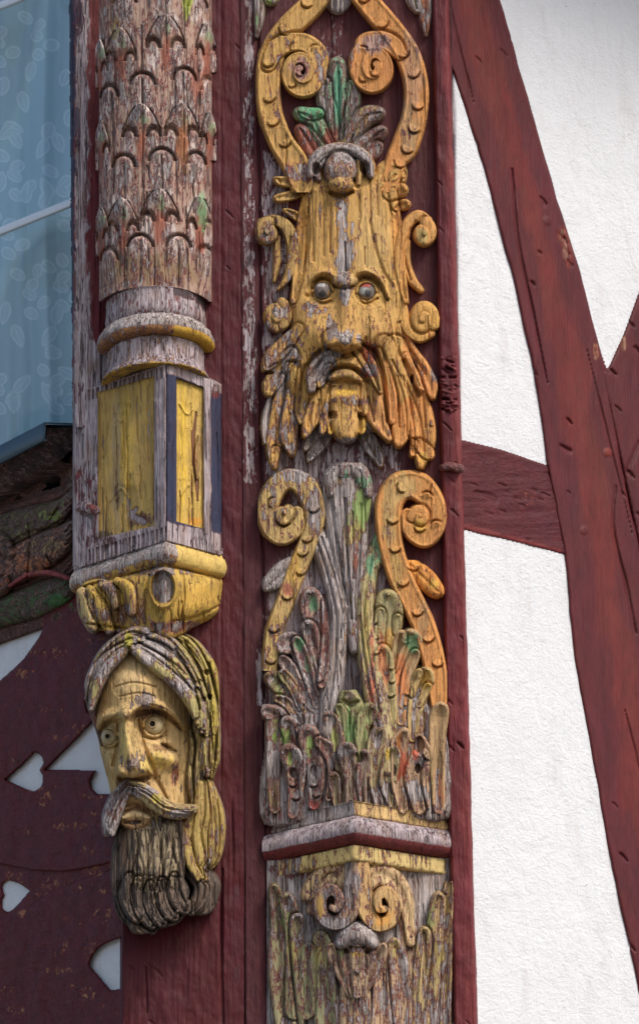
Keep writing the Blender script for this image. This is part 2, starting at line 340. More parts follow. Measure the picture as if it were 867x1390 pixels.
# ---- right facade plaster infill panels (each its own sheet with thickness)
BL = [(-60, 590), (85, 609), (149, 630), (227, 655), (305, 676), (382, 696), (460, 713), (501, 723), (572, 734), (628, 741), (752, 765), (830, 772), (890, 778), (931, 785), (1037, 804), (1179, 829), (1299, 856), (1450, 885)]
BR = [(-60, 658), (0, 679), (81, 702), (181, 730), (276, 758), (368, 787), (430, 803), (503, 824), (632, 843), (685, 854), (740, 867), (900, 893), (1100, 925), (1450, 985)]
def plaster_panel(x0, y0, x1, y1, poly, label, step=3):
    F = Field(x0, y0, x1, y1, step, floor=-6); F.poly(poly, H=3, edge=5, smooth=False)
    F.H += 1.3 * fbm(F.X / 55, F.Y / 60, 4, 3) + .5 * fbm(F.X / 12, F.Y / 12, 8, 2)
    return tag(F.mesh('plaster_panel', MPL, None, RW), label, 'plaster panel', 'white plaster infill panels of the right wall')
plaster_panel(600, 70, 760, 650, [(614, 75), (622, 75), (700, 330), (760, 640), (624, 610)], 'tall narrow white plaster wedge left of the big brace, above the short rail')
plaster_panel(600, 700, 900, 1470, [(624, 700), (780, 740), (795, 900), (900, 1460), (636, 1460)], 'tall white stucco panel below the short rail, tapering beside the brace')
plaster_panel(655, -80, 960, 540, [(640, -75), (950, -75), (950, 520), (820, 530)], 'shaded white plaster panel right of the big brace, at the top right')
# ---- timbers of the right facade
def dents(F, k, seed, depth=4, slant=.8, L=(6, 16)):
    rng = np.random.RandomState(seed)
    for i in range(k):
        x, y = rng.uniform(F.X.min(), F.X.max()), rng.uniform(F.Y.min(), F.Y.max()); l = rng.uniform(*L); w = rng.uniform(1., 2.4)
        F.cut([(x, y, w * .6), (x + l * .4, y + l * .45 * slant, w), (x + l * .8, y + l * slant, w * .4)], depth * rng.uniform(.6, 1.3), w, 3)
F = Field(580, -60, 990, 1440, 1.5, floor=-9, col=DKR, wear=.12)
l = lineX(F, BL) + 1.2 * fbm(F.Y / 26, F.Y / 90, 3, 2); r = lineX(F, BR) + 1.5 * fbm(F.Y / 30, F.Y / 90, 7, 2)
d = np.minimum(F.X - l, r - F.X); q = 1 - np.clip(d / 6, 0, 1); F.H = np.where(d > 0, 9 * np.sqrt(1 - q * q), d * 6)
u = (F.X - l) / (r - l); F.H += 2.5 * fbm(u * 4, F.Y / 160, 5, 3) + 1.1 * fbm(u * 30, F.Y / 45, 9, 3)
F.C[:] = np.array(DKR) * 1.05; m = sm(.22, .4, u + .25 * fbm(F.X / 20, F.Y / 90, 4, 3)) * (1 - sm(.62, .8, u + .2 * fbm(F.X / 20, F.Y / 80, 6, 3)))
F.C = F.C * (1 - m[..., None]) + np.array((.155, .022, .016)) * m[..., None]
dents(F, 120, 5, 3.5, .9, (3, 13)); F.cracks(22, 51, 4, (60, 260), .9, .25); F.ball(742, 300, 6, 7, 3, 8, col=(.12, .018, .016)); F.ball(792, 720, 6, 7, 3, 8, col=(.12, .018, .016)); F.cut([(694, 230, 1), (703, 330, 1.5), (722, 420, 1.4), (742, 520, .6)], 7, 1.2)
F.cut([(835, 660, 1), (832, 720, 1.6), (850, 800, 2), (862, 860, 1)], 6, 2)
F.H = np.where(d > 2, np.maximum(F.H, 4.5), F.H)
for (x, y) in ((766, 325), (769, 340), (772, 355), (762, 318)): F.cut([(x - 3, y, 3), (x + 3, y + 6, 2)], 3, 3); F.zone(x, y, 7, 12, (.25, .05, .03), .55)
F.zone(808, 478, 4, 14, (.45, .2, .08), .7); F.zone(768, 335, 9, 30, None, .5)
F.ball(823, 614, 6, 7, 5, 6, col=(.2, .025, .02)); F.cut([(760, 605, 2), (772, 612, 3)], 5, 2)
b1 = F.mesh('diagonal_brace', MT, None, RW)
tag(b1, 'long curved oxblood timber brace sweeping diagonally down across the white plaster', 'timber brace', 'oxblood timbers of the right wall')
F = Field(815, 180, 1010, 920, 2, floor=-6, col=DKR, wear=.13)
F.poly([(815, 503), (826, 497), (845, 455), (868, 393), (915, 262), (950, 190), (1000, 190), (1000, 900), (900, 900), (856, 690)], H=5, edge=5, smooth=False)
F.H += 2 * fbm(F.X / 25, F.Y / 60, 5, 3); dents(F, 60, 8); F.zone(846, 466, 4, 9, (.5, .2, .06), .8); F.cut([(838, 680, 2), (850, 640, 2.5), (867, 600, 2)], 5, 3); F.H = np.where(F.H > -1.5, np.maximum(F.H, 0), F.H)
tag(F.mesh('crossing_brace', MT, None, RW, base=4), 'oxblood timber at the right edge meeting the big brace in a V', 'timber brace', 'oxblood timbers of the right wall')
F = Field(600, 580, 800, 770, 1.5, floor=-8, col=(.10, .014, .017), wear=.14)
F.poly([(605, 590), (627, 597), (680, 610), (738, 630), (790, 645), (790, 765), (765, 753), (700, 736), (629, 720), (605, 716)], H=6, edge=4, smooth=False)
F.H += 1.6 * fbm(F.X / 60, F.Y / 12, 5, 3) + .9 * fbm(F.X / 30, F.Y / 3, 15, 3); dents(F, 26, 12, 3, .3); F.zone(706, 676, 26, 12, None, .42); F.cut([(645, 668, 2), (668, 676, 3), (672, 684, 1)], 6, 2.5)
F.H = np.where(F.H > -1, np.maximum(F.H, 3.9), F.H); F.pzone([(620, 708), (760, 745), (760, 760), (620, 722)], (.2, .03, .028), .1)
tag(F.mesh('short_rail', MTR, None, RW), 'short oxblood rail timber between the carved post and the brace, with orange scrapes', 'timber rail', 'oxblood timbers of the right wall')
# ================================================================== CARVED CORNER POST
post = thing('carved_post', 480, 1400, 0, 'tall carved corner post with a painted leaf mask, scrolls and flaking red ground', 'carved post')
F = Field(318, -60, 614, 1450, 1.2, floor=-99, col=(.085, .014, .016), wear=.16)
F.H = np.zeros_like(F.X); F.grain(.9, 2.4, 40, 1.6)
xg = np.interp(F.Y, [-60, 640, 1450], [349, 355, 366]); F.H -= 7 * np.exp(-((F.X - xg) / 2.2) ** 2)
xc = np.interp(F.Y, [-60, 1450], [322, 331]); F.H -= 12 * np.exp(-((F.X - xc) / 2.) ** 2) + 3 * (F.X < xc)
F.Wr = np.where(F.X < xg, .15, .18)
F.pzone([(331, -60), (344, -60), (346, 300), (350, 660), (330, 660)], None, .54, 4, rag=7)
F.pzone([(357, 200), (402, 230), (385, 310), (402, 330), (380, 480), (357, 500), (353, 330)], None, .6, 5, rag=8); F.zone(445, 60, 26, 46, None, .5)
F.pzone([(362, 780), (440, 700), (520, 700), (545, 1090), (362, 1100)], (.10, .06, .06), .72, 14); F.pzone([(360, 590), (470, 600), (545, 600), (545, 650), (520, 700), (420, 720), (360, 650)], (.13, .07, .07), .58, 9)
F.zone(352, 920, 5, 50, None, .75); F.zone(520, 650, 40, 20, None, .42)
F.cracks(16, 3, 4, (60, 200)); F.mesh('backboard', MP, post)
# right edge strip
F = Field(572, -60, 662, 1450, 1.2, floor=-45, col=PNK, wear=.12)
l = np.interp(F.Y, [-60, 460, 860, 1300, 1450], [584, 594, 602, 613, 616]) + .8 * fbm(F.Y / 30, F.Y / 99, 2, 2); r = np.interp(F.Y, [-60, 85, 600, 1300, 1450], [606, 611, 626, 645, 650]) + 1.2 * fbm(F.Y / 22, F.Y / 99, 9, 3)
d = np.minimum(F.X - l, r - F.X); q = 1 - np.clip(d / 5, 0, 1); F.H = np.where(d > 0, 15 * np.sqrt(1 - q * q), d * 14)
F.grain(.8, 2.6, 40, 1.8); u = (F.X - l) / (r - l); F.C[:] = (.11, .016, .019); m = sm(.45, .75, u + .3 * fbm(F.X / 9, F.Y / 50, 4, 3)); F.C = F.C * (1 - m[..., None]) + np.array((.21, .036, .036)) * m[..., None]
m = sm(500, 900, F.Y) * .6; F.C = F.C * (1 - m[..., None]) + np.array((.21, .034, .034)) * m[..., None]
rng = np.random.RandomState(4)
for k in range(40): x, y = rng.uniform(590, 622), rng.uniform(480, 560); F.cut([(x - 4, y, 1.5), (x + 4, y + rng.uniform(-5, 5), 1.2)], rng.uniform(-6, 7), 1.6, 2)
dents(F, 50, 3, 2.5); F.mesh('edge_strip', MT, post)
F = Field(595, 620, 630, 650, 1, floor=-8, col=(.20, .07, .06), wear=.36); F.stroke([(602, 635, 5), (610, 633, 6), (622, 636, 6)], 12, ol=0); F.H += 2 * fbm(F.X / 3, F.Y / 3, 5, 3); F.mesh('wooden_peg', MP, post, base=13)

def top_scroll(side, col, wear, pts, coins, vol):
    F = Field(345, -30, 600, 262, 1, floor=-8, col=col, wear=wear)
    F.stroke(pts, H=15, p=6, rim=2.2, col=col, wear=wear)
    F.stroke(vol, H=14, p=4.5, rim=1.8, col=col, wear=wear, ol=6)
    for c in coins: F.coin(*c)
    return F
# big top scrolls
F = top_scroll('l', YEL, .30, ZA((330, -40, 42), (270, 30, 45), (190, 110, 46), (135, 200, 47), (120, 310, 45), (128, 420, 44), (165, 520, 46), (215, 600, 50), (245, 680, 46)),
    [(ZA((x, y))[0] + (7.5, a, 4.5)) for x, y, a in ((262, 10, 110), (182, 110, 120), (118, 228, 95), (122, 358, 80), (135, 445, 70), (178, 522, 65))],
    ZA((120, 240, 28), (150, 185, 38), (200, 160, 36), (255, 162, 36), (300, 200, 36)) + spiral(409, 98, 25, 4, -5, 1.65, 10.5, 5, 1.2, 26, 0, 7))
for x, y, a in ((215, 180, 200), (290, 185, 240), (205, 310, 60), (235, 270, 90)): F.coin(*ZA((x, y))[0], 5, a, 3)
F.zone(436, 90, 9, 40, None, .62); F.zone(372, 110, 10, 60, None, .42); F.zone(408, 235, 30, 14, (.4, .12, .08), .6); F.zone(408, 95, 14, 16, (.42, .22, .2), .5); F.grain(); F.cracks(6, 4, 4); F.mesh('scroll', MW, post, base=5)
F = top_scroll('r', ORG, .22, ZA((440, -40, 40), (500, 30, 44), (575, 120, 46), (632, 210, 47), (662, 320, 45), (655, 430, 46), (620, 540, 50), (590, 590, 40), (560, 690, 36)),
    [(ZA((x, y))[0] + (7.5, a, 4.5)) for x, y, a in ((468, -8, 70), (535, 85, 60), (612, 195, 60), (650, 268, 70), (668, 385, 100), (655, 470, 110), (630, 545, 115), (603, 598, 125))],
    ZA((600, 200, 26), (575, 170, 36), (530, 150, 36), (480, 158, 36)) + spiral(507, 92, 25, 4, -130, -1.75, 11.5, 5, 1.28, 26, 0, 7))
for x, y, a in ((465, 190, 300), (468, 290, 120), (530, 345, 90), (510, 270, 120)): F.coin(*ZA((x, y))[0], 5, a, 3)
F.zone(560, 90, 16, 80, (.50, .27, .14), .34); F.zone(507, 60, 24, 14, (.4, .3, .28), .6, .7); F.zone(552, 180, 14, 40, (.42, .26, .12), .38); F.zone(480, 90, 7, 30, None, .5); F.grain(); F.cracks(5, 8, 4); F.mesh('scroll', MW, post, base=5)
# things hanging in at the top edge
F = Field(425, -40, 495, 30, 1, col=(.6, .52, .5), wear=.75); F.stroke([(458, -40, 22), (458, -8, 22), (458, 8, 13)], 16)
for x in (446, 453, 461, 468): F.cut([(x, -20), (x, 22)], 5, 1.6)
F.grain(); F.mesh('pendant_leaf', MW, post)
F = Field(340, -40, 400, 64, 1, col=LGR, wear=.5); F.stroke([(368, -30, 16), (366, -6, 14), (370, 2, 6)], 12, crease=4); F.stroke([(352, -30, 10), (352, 20, 8), (348, 50, 2)], 9, crease=3, col=(.16, .26, .12)); F.grain(); F.mesh('leaf', MW, post)
F = Field(540, -40, 602, 64, 1, col=LGR, wear=.5); F.stroke([(560, -30, 16), (562, 0, 12), (566, 14, 6)], 12, crease=4, col=(.2, .26, .12)); F.stroke([(578, -30, 11), (577, 20, 9), (578, 48, 3)], 10, crease=3, col=(.42, .16, .07)); F.grain(); F.mesh('leaf', MW, post)
# crown leaf
F = Field(395, 70, 530, 232, 1, floor=-8, col=(.34, .26, .2), wear=.5); _st = F.stroke; F.stroke = lambda q_, H, **k: _st(wd(q_, 1.32, -2, 7), H, **k)
F.stroke(ZA((375, 530, 40), (380, 440, 62), (378, 360, 52), (375, 290, 34), (372, 240, 12)), 15, z=1, col=(.20, .32, .20), wear=.5, p=2, crease=3)
F.stroke(ZA((375, 540, 20), (345, 430, 28), (325, 360, 26), (330, 310, 16)), 12, z=0, ol=5, col=(.22, .34, .20), wear=.5, crease=3)
F.stroke(ZA((385, 540, 20), (420, 440, 26), (435, 370, 22), (425, 315, 14)), 12, z=0, ol=5, col=(.26, .30, .18), wear=.5, crease=3)
F.stroke(ZA((350, 560, 26), (310, 500, 34), (280, 440, 30), (240, 420, 20)), 17, z=1, ol=6, col=(.16, .30, .16), wear=.42, crease=4)
F.stroke(ZA((330, 590, 28), (290, 560, 40), (260, 510, 30), (240, 480, 12)), 14, z=0, ol=5, col=(.30, .10, .06), wear=.42, crease=4)
F.stroke(ZA((240, 405, 14), (262, 420, 20), (300, 420, 16)), 14, z=4, ol=5, col=GRN, wear=.3)
F.stroke(ZA((400, 560, 26), (440, 480, 34), (480, 430, 32), (520, 420, 20)), 17, z=1, ol=6, col=(.30, .24, .10), wear=.5, crease=4)
F.stroke(ZA((420, 580, 26), (470, 540, 34), (515, 500, 26), (535, 485, 14)), 14, z=0, ol=5, col=(.26, .16, .1), wear=.55, crease=4)
F.stroke(ZA((450, 590, 22), (500, 565, 26), (520, 540, 14)), 11, z=0, ol=5, col=(.3, .15, .1), wear=.55)
for p in (((378, 270), (380, 520)), ((355, 330), (362, 500)), ((400, 330), (395, 500)), ((330, 480), (365, 560)), ((430, 500), (400, 570))): F.cut(ZA(*p), 5, 1.3)
F.zone(459, 130, 6, 45, (.12, .36, .22), .3); F.zone(447, 190, 14, 16, (.3, .03, .02), .2); F.zone(412, 156, 10, 9, (.12, .33, .18), .3)
F.grain(); F.mesh('crown_leaf', MW, post)
# ---------------------------------------------------------------- THE LEAF MASK
F = Field(346, 188, 604, 652, .9, floor=-8, col=YEL, wear=.30)
LB = dict(H=13, z=3, ol=5, p=4.5, crease=4.2, cw=.5)
def lobe(pts, col=None, wear=None, **k):
    a = dict(LB); a.update(k); n = len(pts) - 1; F.stroke([(q[0], q[1], q[2] * (1.06 if i < n else .8), -10 + 15 * (i / n) ** .8) for i, q in enumerate(pts)], col=col, wear=wear, **a)
# back leaves under the beard
lobe(Z3((590, 980, 60), (540, 1090, 56), (480, 1180, 44), (440, 1250, 18)), GRY, .95, H=9, z=0)
lobe(Z3((520, 1030, 30), (450, 1110, 34), (415, 1165, 20)), GRY, .95, H=8, z=0)
lobe(Z4((170, 1000, 50), (230, 1120, 60), (290, 1220, 40), (312, 1290, 14)), (.24, .34, .12), .62, H=9, z=0, crease=4)
F.cut(Z4((190, 1080), (250, 1180), (305, 1280)), 5, 1.4)
# body
F.poly([(388, 222), (398, 246), (409, 268), (411, 300), (409, 345), (394, 400), (396, 436), (388, 462), (378, 490), (386, 520), (400, 545), (425, 560), (440, 585), (468, 596), (497, 590), (520, 580), (545, 560), (562, 540), (560, 512), (550, 480), (547, 440), (551, 400), (541, 345), (537, 300), (546, 262), (552, 232), (540, 212), (515, 222), (500, 240), (430, 240), (415, 232), (405, 212)], H=18, edge=20, z=0)
# mane, left side
lobe(Z3((360, 260, 40), (260, 380, 60), (170, 480, 62), (120, 560, 34)), OCH, .42)
lobe(Z3((310, 450, 50), (220, 580, 66), (160, 680, 60), (140, 740, 44)), OCH, .38)
lobe(Z3((240, 620, 20), (160, 800, 34), (115, 980, 32), (112, 1120, 16)), (.5, .42, .4), .72, H=9, z=1)
lobe(Z3((300, 560, 50), (240, 800, 66), (190, 1050, 60), (174, 1180, 50), (174, 1290, 26)), YEL, .44)
lobe(Z3((190, 1180, 36), (180, 1300, 26)), YEL, .3, z=1)
lobe(Z3((330, 560, 46), (310, 850, 62), (285, 1050, 66), (310, 1190, 34)), YEL, .5, z=4)
lobe(Z3((430, 560, 22), (395, 760, 42), (382, 880, 46), (378, 970, 18)), OCH, .42, z=7)
# mane, right side
lobe(Z4((480, 260, 50), (520, 420, 60), (610, 560, 66), (680, 680, 56), (700, 770, 32)), ORG, .34)
lobe(Z4((500, 470, 22), (560, 600, 36), (620, 720, 26)), (.56, .27, .08), .3, z=6)
lobe(Z4((600, 760, 30), (660, 870, 40), (700, 980, 20)), ORG, .3, z=0)
lobe(Z4((420, 400, 90), (500, 650, 100), (590, 900, 106), (630, 1100, 88), (615, 1290, 34)), (.6, .27, .07), .3, z=4)
lobe(Z4((600, 1130, 40), (660, 1190, 50), (690, 1230, 22)), ORG, .35, z=3)
lobe(Z4((560, 1120, 28), (550, 1210, 22)), ORG, .35, z=3)
lobe(Z4((340, 380, 70), (420, 620, 76), (460, 850, 68), (458, 1050, 62), (450, 1120, 44)), (.6, .27, .07), .28, z=6)
lobe(Z4((290, 440, 34), (360, 620, 40), (395, 800, 40), (395, 960, 28)), ORG, .34, z=11, H=12)
# beard
lobe(Z3((640, 640, 60), (540, 800, 78), (450, 960, 56), (415, 1060, 30)), YEL, .42, z=9, H=15)
lobe(Z3((640, 760, 60), (570, 930, 46), (540, 1040, 28)), YEL, .44, z=10, H=14)
lobe(Z4((120, 640, 70), (220, 760, 84), (290, 940, 66), (375, 1090, 28)), (.58, .29, .09), .36, z=9, H=15)
lobe(Z4((150, 700, 50), (170, 850, 46), (190, 900, 22)), YEL, .38, z=13, H=12)
lobe(Z3((660, 900, 46), (620, 980, 44), (600, 1040, 26)), GOLD, .34, z=11, H=12)
lobe(Z4((70, 880, 80), (140, 980, 60), (170, 1040, 24)), GOLD, .34, z=11, H=12)
lobe(Z3((710, 700, 110), (705, 880, 100), (715, 1000, 100), (735, 1060, 70)), YEL, .36, z=9, H=20, p=2.8, crease=1.5)
F.blob(468, 440, 46, 120, 10); F.blob(470, 300, 40, 70, 6); F.blob(430, 450, 22, 34, 7, 20); F.blob(510, 452, 22, 38, 7, -20)
# forehead flutes
for x0, x1, y0, y1, dd in ((655, 650, 420, 930, 4), (500, 515, 330, 1000, 4), (590, 600, 400, 960, 2.5), (770, 775, 470, 700, 2.5), (445, 440, 420, 1020, 4), (700, 700, 470, 900, 2)):
    F.cut(Z1((x0, y0), ((x0 + x1) / 2, (y0 + y1) / 2), (x1, y1)), dd, 1.6)
F.cut(Z1((480, 240), (470, 500), (480, 800), (420, 1060)), 5, 2.5); F.cut(Z1((380, 420), (395, 700), (400, 1000)), 3, 2)
F.cut(Z2((240, 250), (240, 450), (250, 700), (330, 1000), (420, 1150)), 4, 2); F.cut(Z2((400, 180), (370, 420), (440, 700), (430, 1100)), 4, 2.5); F.cut(Z2((290, 330), (300, 600)), 3, 2)
F.cut([(468, 330, .8), (469, 370, 1.1), (468, 398, .7)], 9, 1.0)
# top ear leaves
F.stroke(Z1((560, 330, 20), (540, 250, 34), (600, 150, 40), (700, 100, 50)), 12, z=14, ol=4, col=(.5, .42, .36), wear=.6)
F.stroke([(421, 240, 4), (425, 222, 7), (438, 208, 8), (462, 204, 9), (486, 208, 8), (499, 222, 7), (503, 240, 4)], 14, z=14, ol=4, col=(.5, .44, .38), wear=.66)
F.stroke([(447, 252, 5), (449, 226, 9)], 10, z=14, col=OCH, wear=.4, ol=3); F.stroke([(486, 250, 5), (484, 226, 9)], 10, z=14, col=OCH, wear=.4, ol=3)
F.ball(462, 232, 22, 26, 22, 18, col=(.40, .27, .14), wear=.55, ol=5); F.blob(462, 218, 16, 8, -7); F.ball(463, 251, 17, 13, 16, 26, col=(.50, .31, .09), wear=.42, ol=0)
F.hole(429, 231, 6, 9, 16); F.hole(494, 229, 7, 9, 16); F.hole(480, 247, 3, 5, 10); F.cut([(447, 263, 2), (462, 267, 4), (478, 262, 2)], 16, 3)
F.zone(436, 216, 14, 9, None, .7); F.zone(475, 210, 22, 12, None, .72)
# small side leaves
for p in (((430, 400, 30), (330, 350, 46), (240, 340, 36), (200, 320, 18)), ((400, 430, 40), (320, 460, 40), (230, 480, 32), (205, 480, 20)), ((400, 640, 40), (330, 600, 30), (280, 580, 16))): lobe(Z1(*p), OCH, .34, H=12, z=2)
F.hole(*Z1((225, 420))[0], 5, 3, 12); F.coin(*Z1((200, 360))[0], 6, 0, 3)
for p in (((400, 300, 50), (460, 270, 44), (490, 290, 24)), ((400, 420, 60), (470, 400, 60), (510, 390, 34)), ((450, 520, 40), (510, 510, 42), (535, 510, 28))): lobe(Z2(*p), (.56, .3, .08), .32, H=12, z=2)
F.cut(Z2((440, 280), (400, 330), (390, 400)), 4, 1.6); F.cut(Z2((460, 520), (430, 560), (500, 600)), 4, 1.6)
# brows, sockets, eyes
F.cut([(418, 402, 4), (424, 386, 5), (440, 376, 5), (455, 384, 4)], 7, 4.5); F.blob(438, 396, 18, 16, -13); F.blob(497, 396, 18, 16, -14)
F.ridge([(418, 398, 3), (424, 380, 4), (438, 371, 5), (452, 376, 4), (458, 382, 3)], 7, 3.6); F.ridge([(478, 382, 3), (484, 372, 4), (498, 369, 5), (514, 380, 4), (526, 404, 2.5)], 9, 3.6)
F.cut([(482, 384, 2), (492, 377, 3), (506, 379, 3), (517, 390, 3), (525, 408, 1.5)], 13, 2.4); F.cut([(424, 392, 2), (432, 381, 2.6), (444, 381, 2.6), (454, 390, 2)], 12, 2.4)
F.ball(468, 381, 17, 11, 13, 26, col=(.5, .32, .12), wear=.4); F.cut([(455, 390, 1), (466, 393, 3), (480, 389, 1)], 8, 2.4)
F.cut([(424, 402, 1.5), (436, 412, 2), (450, 410, 1.5)], 5, 1.8); F.cut([(484, 404, 1.5), (496, 413, 2), (512, 406, 1.5)], 5, 1.8)
# nose
F.ridge([(468, 398, 8), (469, 425, 12), (467, 448, 17), (466, 464, 22)], 15, 11); F.blob(466, 464, 22, 12, 12); F.blob(449, 470, 7, 7, 7); F.blob(484, 469, 7, 7, 7)
F.cut([(446, 476, 3), (456, 480, 5), (468, 484, 5), (480, 480, 5), (489, 475, 3)], 22, 3.4); F.cut([(440, 472, 2), (436, 460, 2), (444, 448, 1.5)], 6, 2.5); F.cut([(492, 470, 2), (496, 460, 2)], 6, 2.5)
lobe([(416, 262, 5), (410, 300, 6), (407, 345, 7), (403, 380, 6), (398, 410, 4)], YEL, .36, z=4, H=9)
lobe([(533, 262, 5), (538, 300, 6), (541, 345, 7), (545, 380, 6), (550, 410, 4)], (.60, .29, .07), .28, z=4, H=9)
for c_, r_ in (((438, 396), 13.5), ((497, 397), 13.2)):
    F.ridge([(c_[0] + r_ * math.cos(math.radians(a_)), c_[1] + r_ * math.sin(math.radians(a_)), 2) for a_ in range(-180, 10, 25)], 7, 2); F.ridge([(c_[0] + r_ * 1.05 * math.cos(math.radians(a_)), c_[1] + r_ * math.sin(math.radians(a_)), 2) for a_ in range(20, 170, 25)], 5, 2)
F.blob(428, 452, 17, 22, 8, 20); F.blob(508, 454, 17, 24, 8, -20); F.blob(432, 486, 14, 20, -6); F.blob(505, 486, 14, 20, -6)
# moustache
lobe(Z3((650, 440, 44), (560, 500, 56), (480, 590, 54), (460, 720, 36)), (.55, .40, .24), .55, z=18, H=13)
lobe(Z3((590, 560, 36), (540, 640, 36), (520, 690, 22)), OCH, .4, z=18, H=12)
lobe(Z4((140, 400, 46), (220, 520, 48), (270, 630, 34), (308, 740, 12)), OCH, .38, z=18, H=13)
F.cut(Z3((600, 400), (520, 430), (430, 530), (380, 680), (350, 900)), 12, 2.4); F.cut(Z4((170, 380), (270, 440), (330, 600), (345, 760), (360, 960)), 13, 2.6)
F.cut(Z3((540, 480), (460, 620)), 4, 1.3); F.cut(Z3((590, 520), (520, 650)), 3, 1.2); F.cut(Z4((160, 430), (250, 600), (300, 720)), 5, 1.5)
# mouth
F.cut([(443, 518, 3), (449, 507, 4), (460, 501, 4.5), (474, 501, 4.5), (488, 508, 4), (500, 520, 2)], 17, 3.2)
F.stroke([(449, 514, 3), (460, 509, 6), (474, 509, 6), (488, 517, 3)], 8, z=24, col=OCH, wear=.35); F.cut([(450, 519, 2), (468, 518, 3), (486, 521, 2)], 6, 2)
F.ridge([(440, 508, 3), (450, 498, 4), (468, 493, 5), (484, 499, 4), (496, 508, 3)], 4, 3.5); F.blob(468, 526, 20, 8, -4); F.blob(466, 540, 18, 10, 5)
# hair grooves
for p, zf in ((((560, 470), (420, 650), (370, 820)), Z3), (((470, 820), (430, 1000)), Z3), (((520, 800), (470, 1030)), Z3), (((270, 700), (215, 1000), (174, 1200)), Z3), (((300, 900), (260, 1100)), Z3), (((340, 650), (330, 900), (340, 1100)), Z3), (((230, 500), (150, 640)), Z3), (((130, 560), (200, 520)), Z3),
              (((400, 500), (520, 760), (560, 1000), (570, 1200)), Z4), (((480, 620), (600, 900), (640, 1180)), Z4), (((440, 620), (500, 850), (510, 1080)), Z4), (((540, 420), (650, 600)), Z4), (((220, 780), (260, 960)), Z4), (((380, 560), (440, 760), (450, 1000)), Z4), (((200, 1000), (250, 1050)), Z4), (((620, 650), (650, 1000)), Z4)):
    F.cut(zf(*p), 4.5, 1.5)
F.hole(*Z3((135, 590))[0], 7, 3.2, 14); F.hole(*Z3((615, 910))[0], 6, 6, 12); F.hole(*Z4((160, 920))[0], 4, 6, 12); F.hole(*Z4((550, 640))[0], 3, 7, 14)
F.cut(Z4((490, 500), (540, 620), (600, 760)), 12, 2.6)
# paint state
F.zone(467, 350, 13, 34, (.5, .42, .42), 1.0, rag=.9); F.zone(467, 285, 9, 40, None, .72, rag=.9); F.zone(468, 400, 8, 16, None, .9); F.zone(472, 457, 16, 9, (.7, .64, .62), 1.0, rag=.8); F.zone(448, 445, 9, 22, None, .75)
F.zone(395, 470, 12, 34, None, .6, rag=.8); F.zone(384, 520, 10, 30, None, .62, rag=.9); F.zone(426, 420, 20, 10, None, .55); F.zone(500, 480, 14, 16, (.35, .05, .03), .5); F.zone(440, 500, 14, 22, None, .8, rag=.8)
F.zone(478, 545, 34, 8, None, .55); F.zone(468, 602, 26, 8, (.66, .6, .58), .9); F.zone(505, 330, 26, 70, (.60, .37, .13), .3); F.zone(412, 300, 8, 60, (.62, .3, .06), .28); F.zone(415, 250, 20, 12, None, .5); F.zone(470, 533, 18, 5, (.7, .42, .05), .1)
F.zone(502, 505, 14, 10, (.4, .05, .03), .6); F.zone(376, 625, 8, 16, None, .35); F.zone(575, 625, 9, 12, (.62, .34, .06), .3); F.zone(590, 508, 8, 14, (.56, .42, .32), .6); F.zone(545, 300, 12, 60, ORG, .35, .6)
F.grain(.9, 1.9, 30, 1.0); F.cracks(60, 11, 3.5, (14, 60), .6); mask = F.mesh('leaf_mask', MW, post, base=5)
MEYE = simple('dark_varnished_eye', (.20, .15, .10), .25, .4, 90, .1, spec=.6)
def eye(cx, cy, rx, ry, z, zones, par, mat, D=0, wear=.2, col=(.14, .11, .09)):
    F = Field(cx - rx - 4, cy - ry - 4, cx + rx + 4, cy + ry + 4, .6, floor=-8, col=col, wear=wear); F.ball(cx, cy, rx, ry, rx * .95, 0)
    for q in zones: F.zone(*q)
    F.H += .5 * fbm(F.X / 4, F.Y / 5, 4, 3); return F.mesh('eye', mat, par, base=z)
MEG = wood('glazed_eye_paint', under=(.1, .03, .02), rough=.6, craq=.3, bump=.7, gloss=.3)
e = eye(438, 396, 11.5, 12, 22, ((436, 388, 7, 4, (.5, .48, .45), .3), (437, 400, 5, 5, (.005, .006, .008), 0), (447, 401, 4, 5, (.3, .18, .06), 0)), mask, MEG)
e = eye(497, 397, 11.3, 12, 22, ((495, 386, 9, 5, (.40, .05, .04), 0), (494, 396, 8, 5, (.35, .36, .32), 0), (500, 399, 4.5, 5.5, (.005, .005, .006), 0), (494, 406, 8, 3, (.3, .19, .07), 0)), mask, MEG)
e['label'] = 'eye with a red upper half'
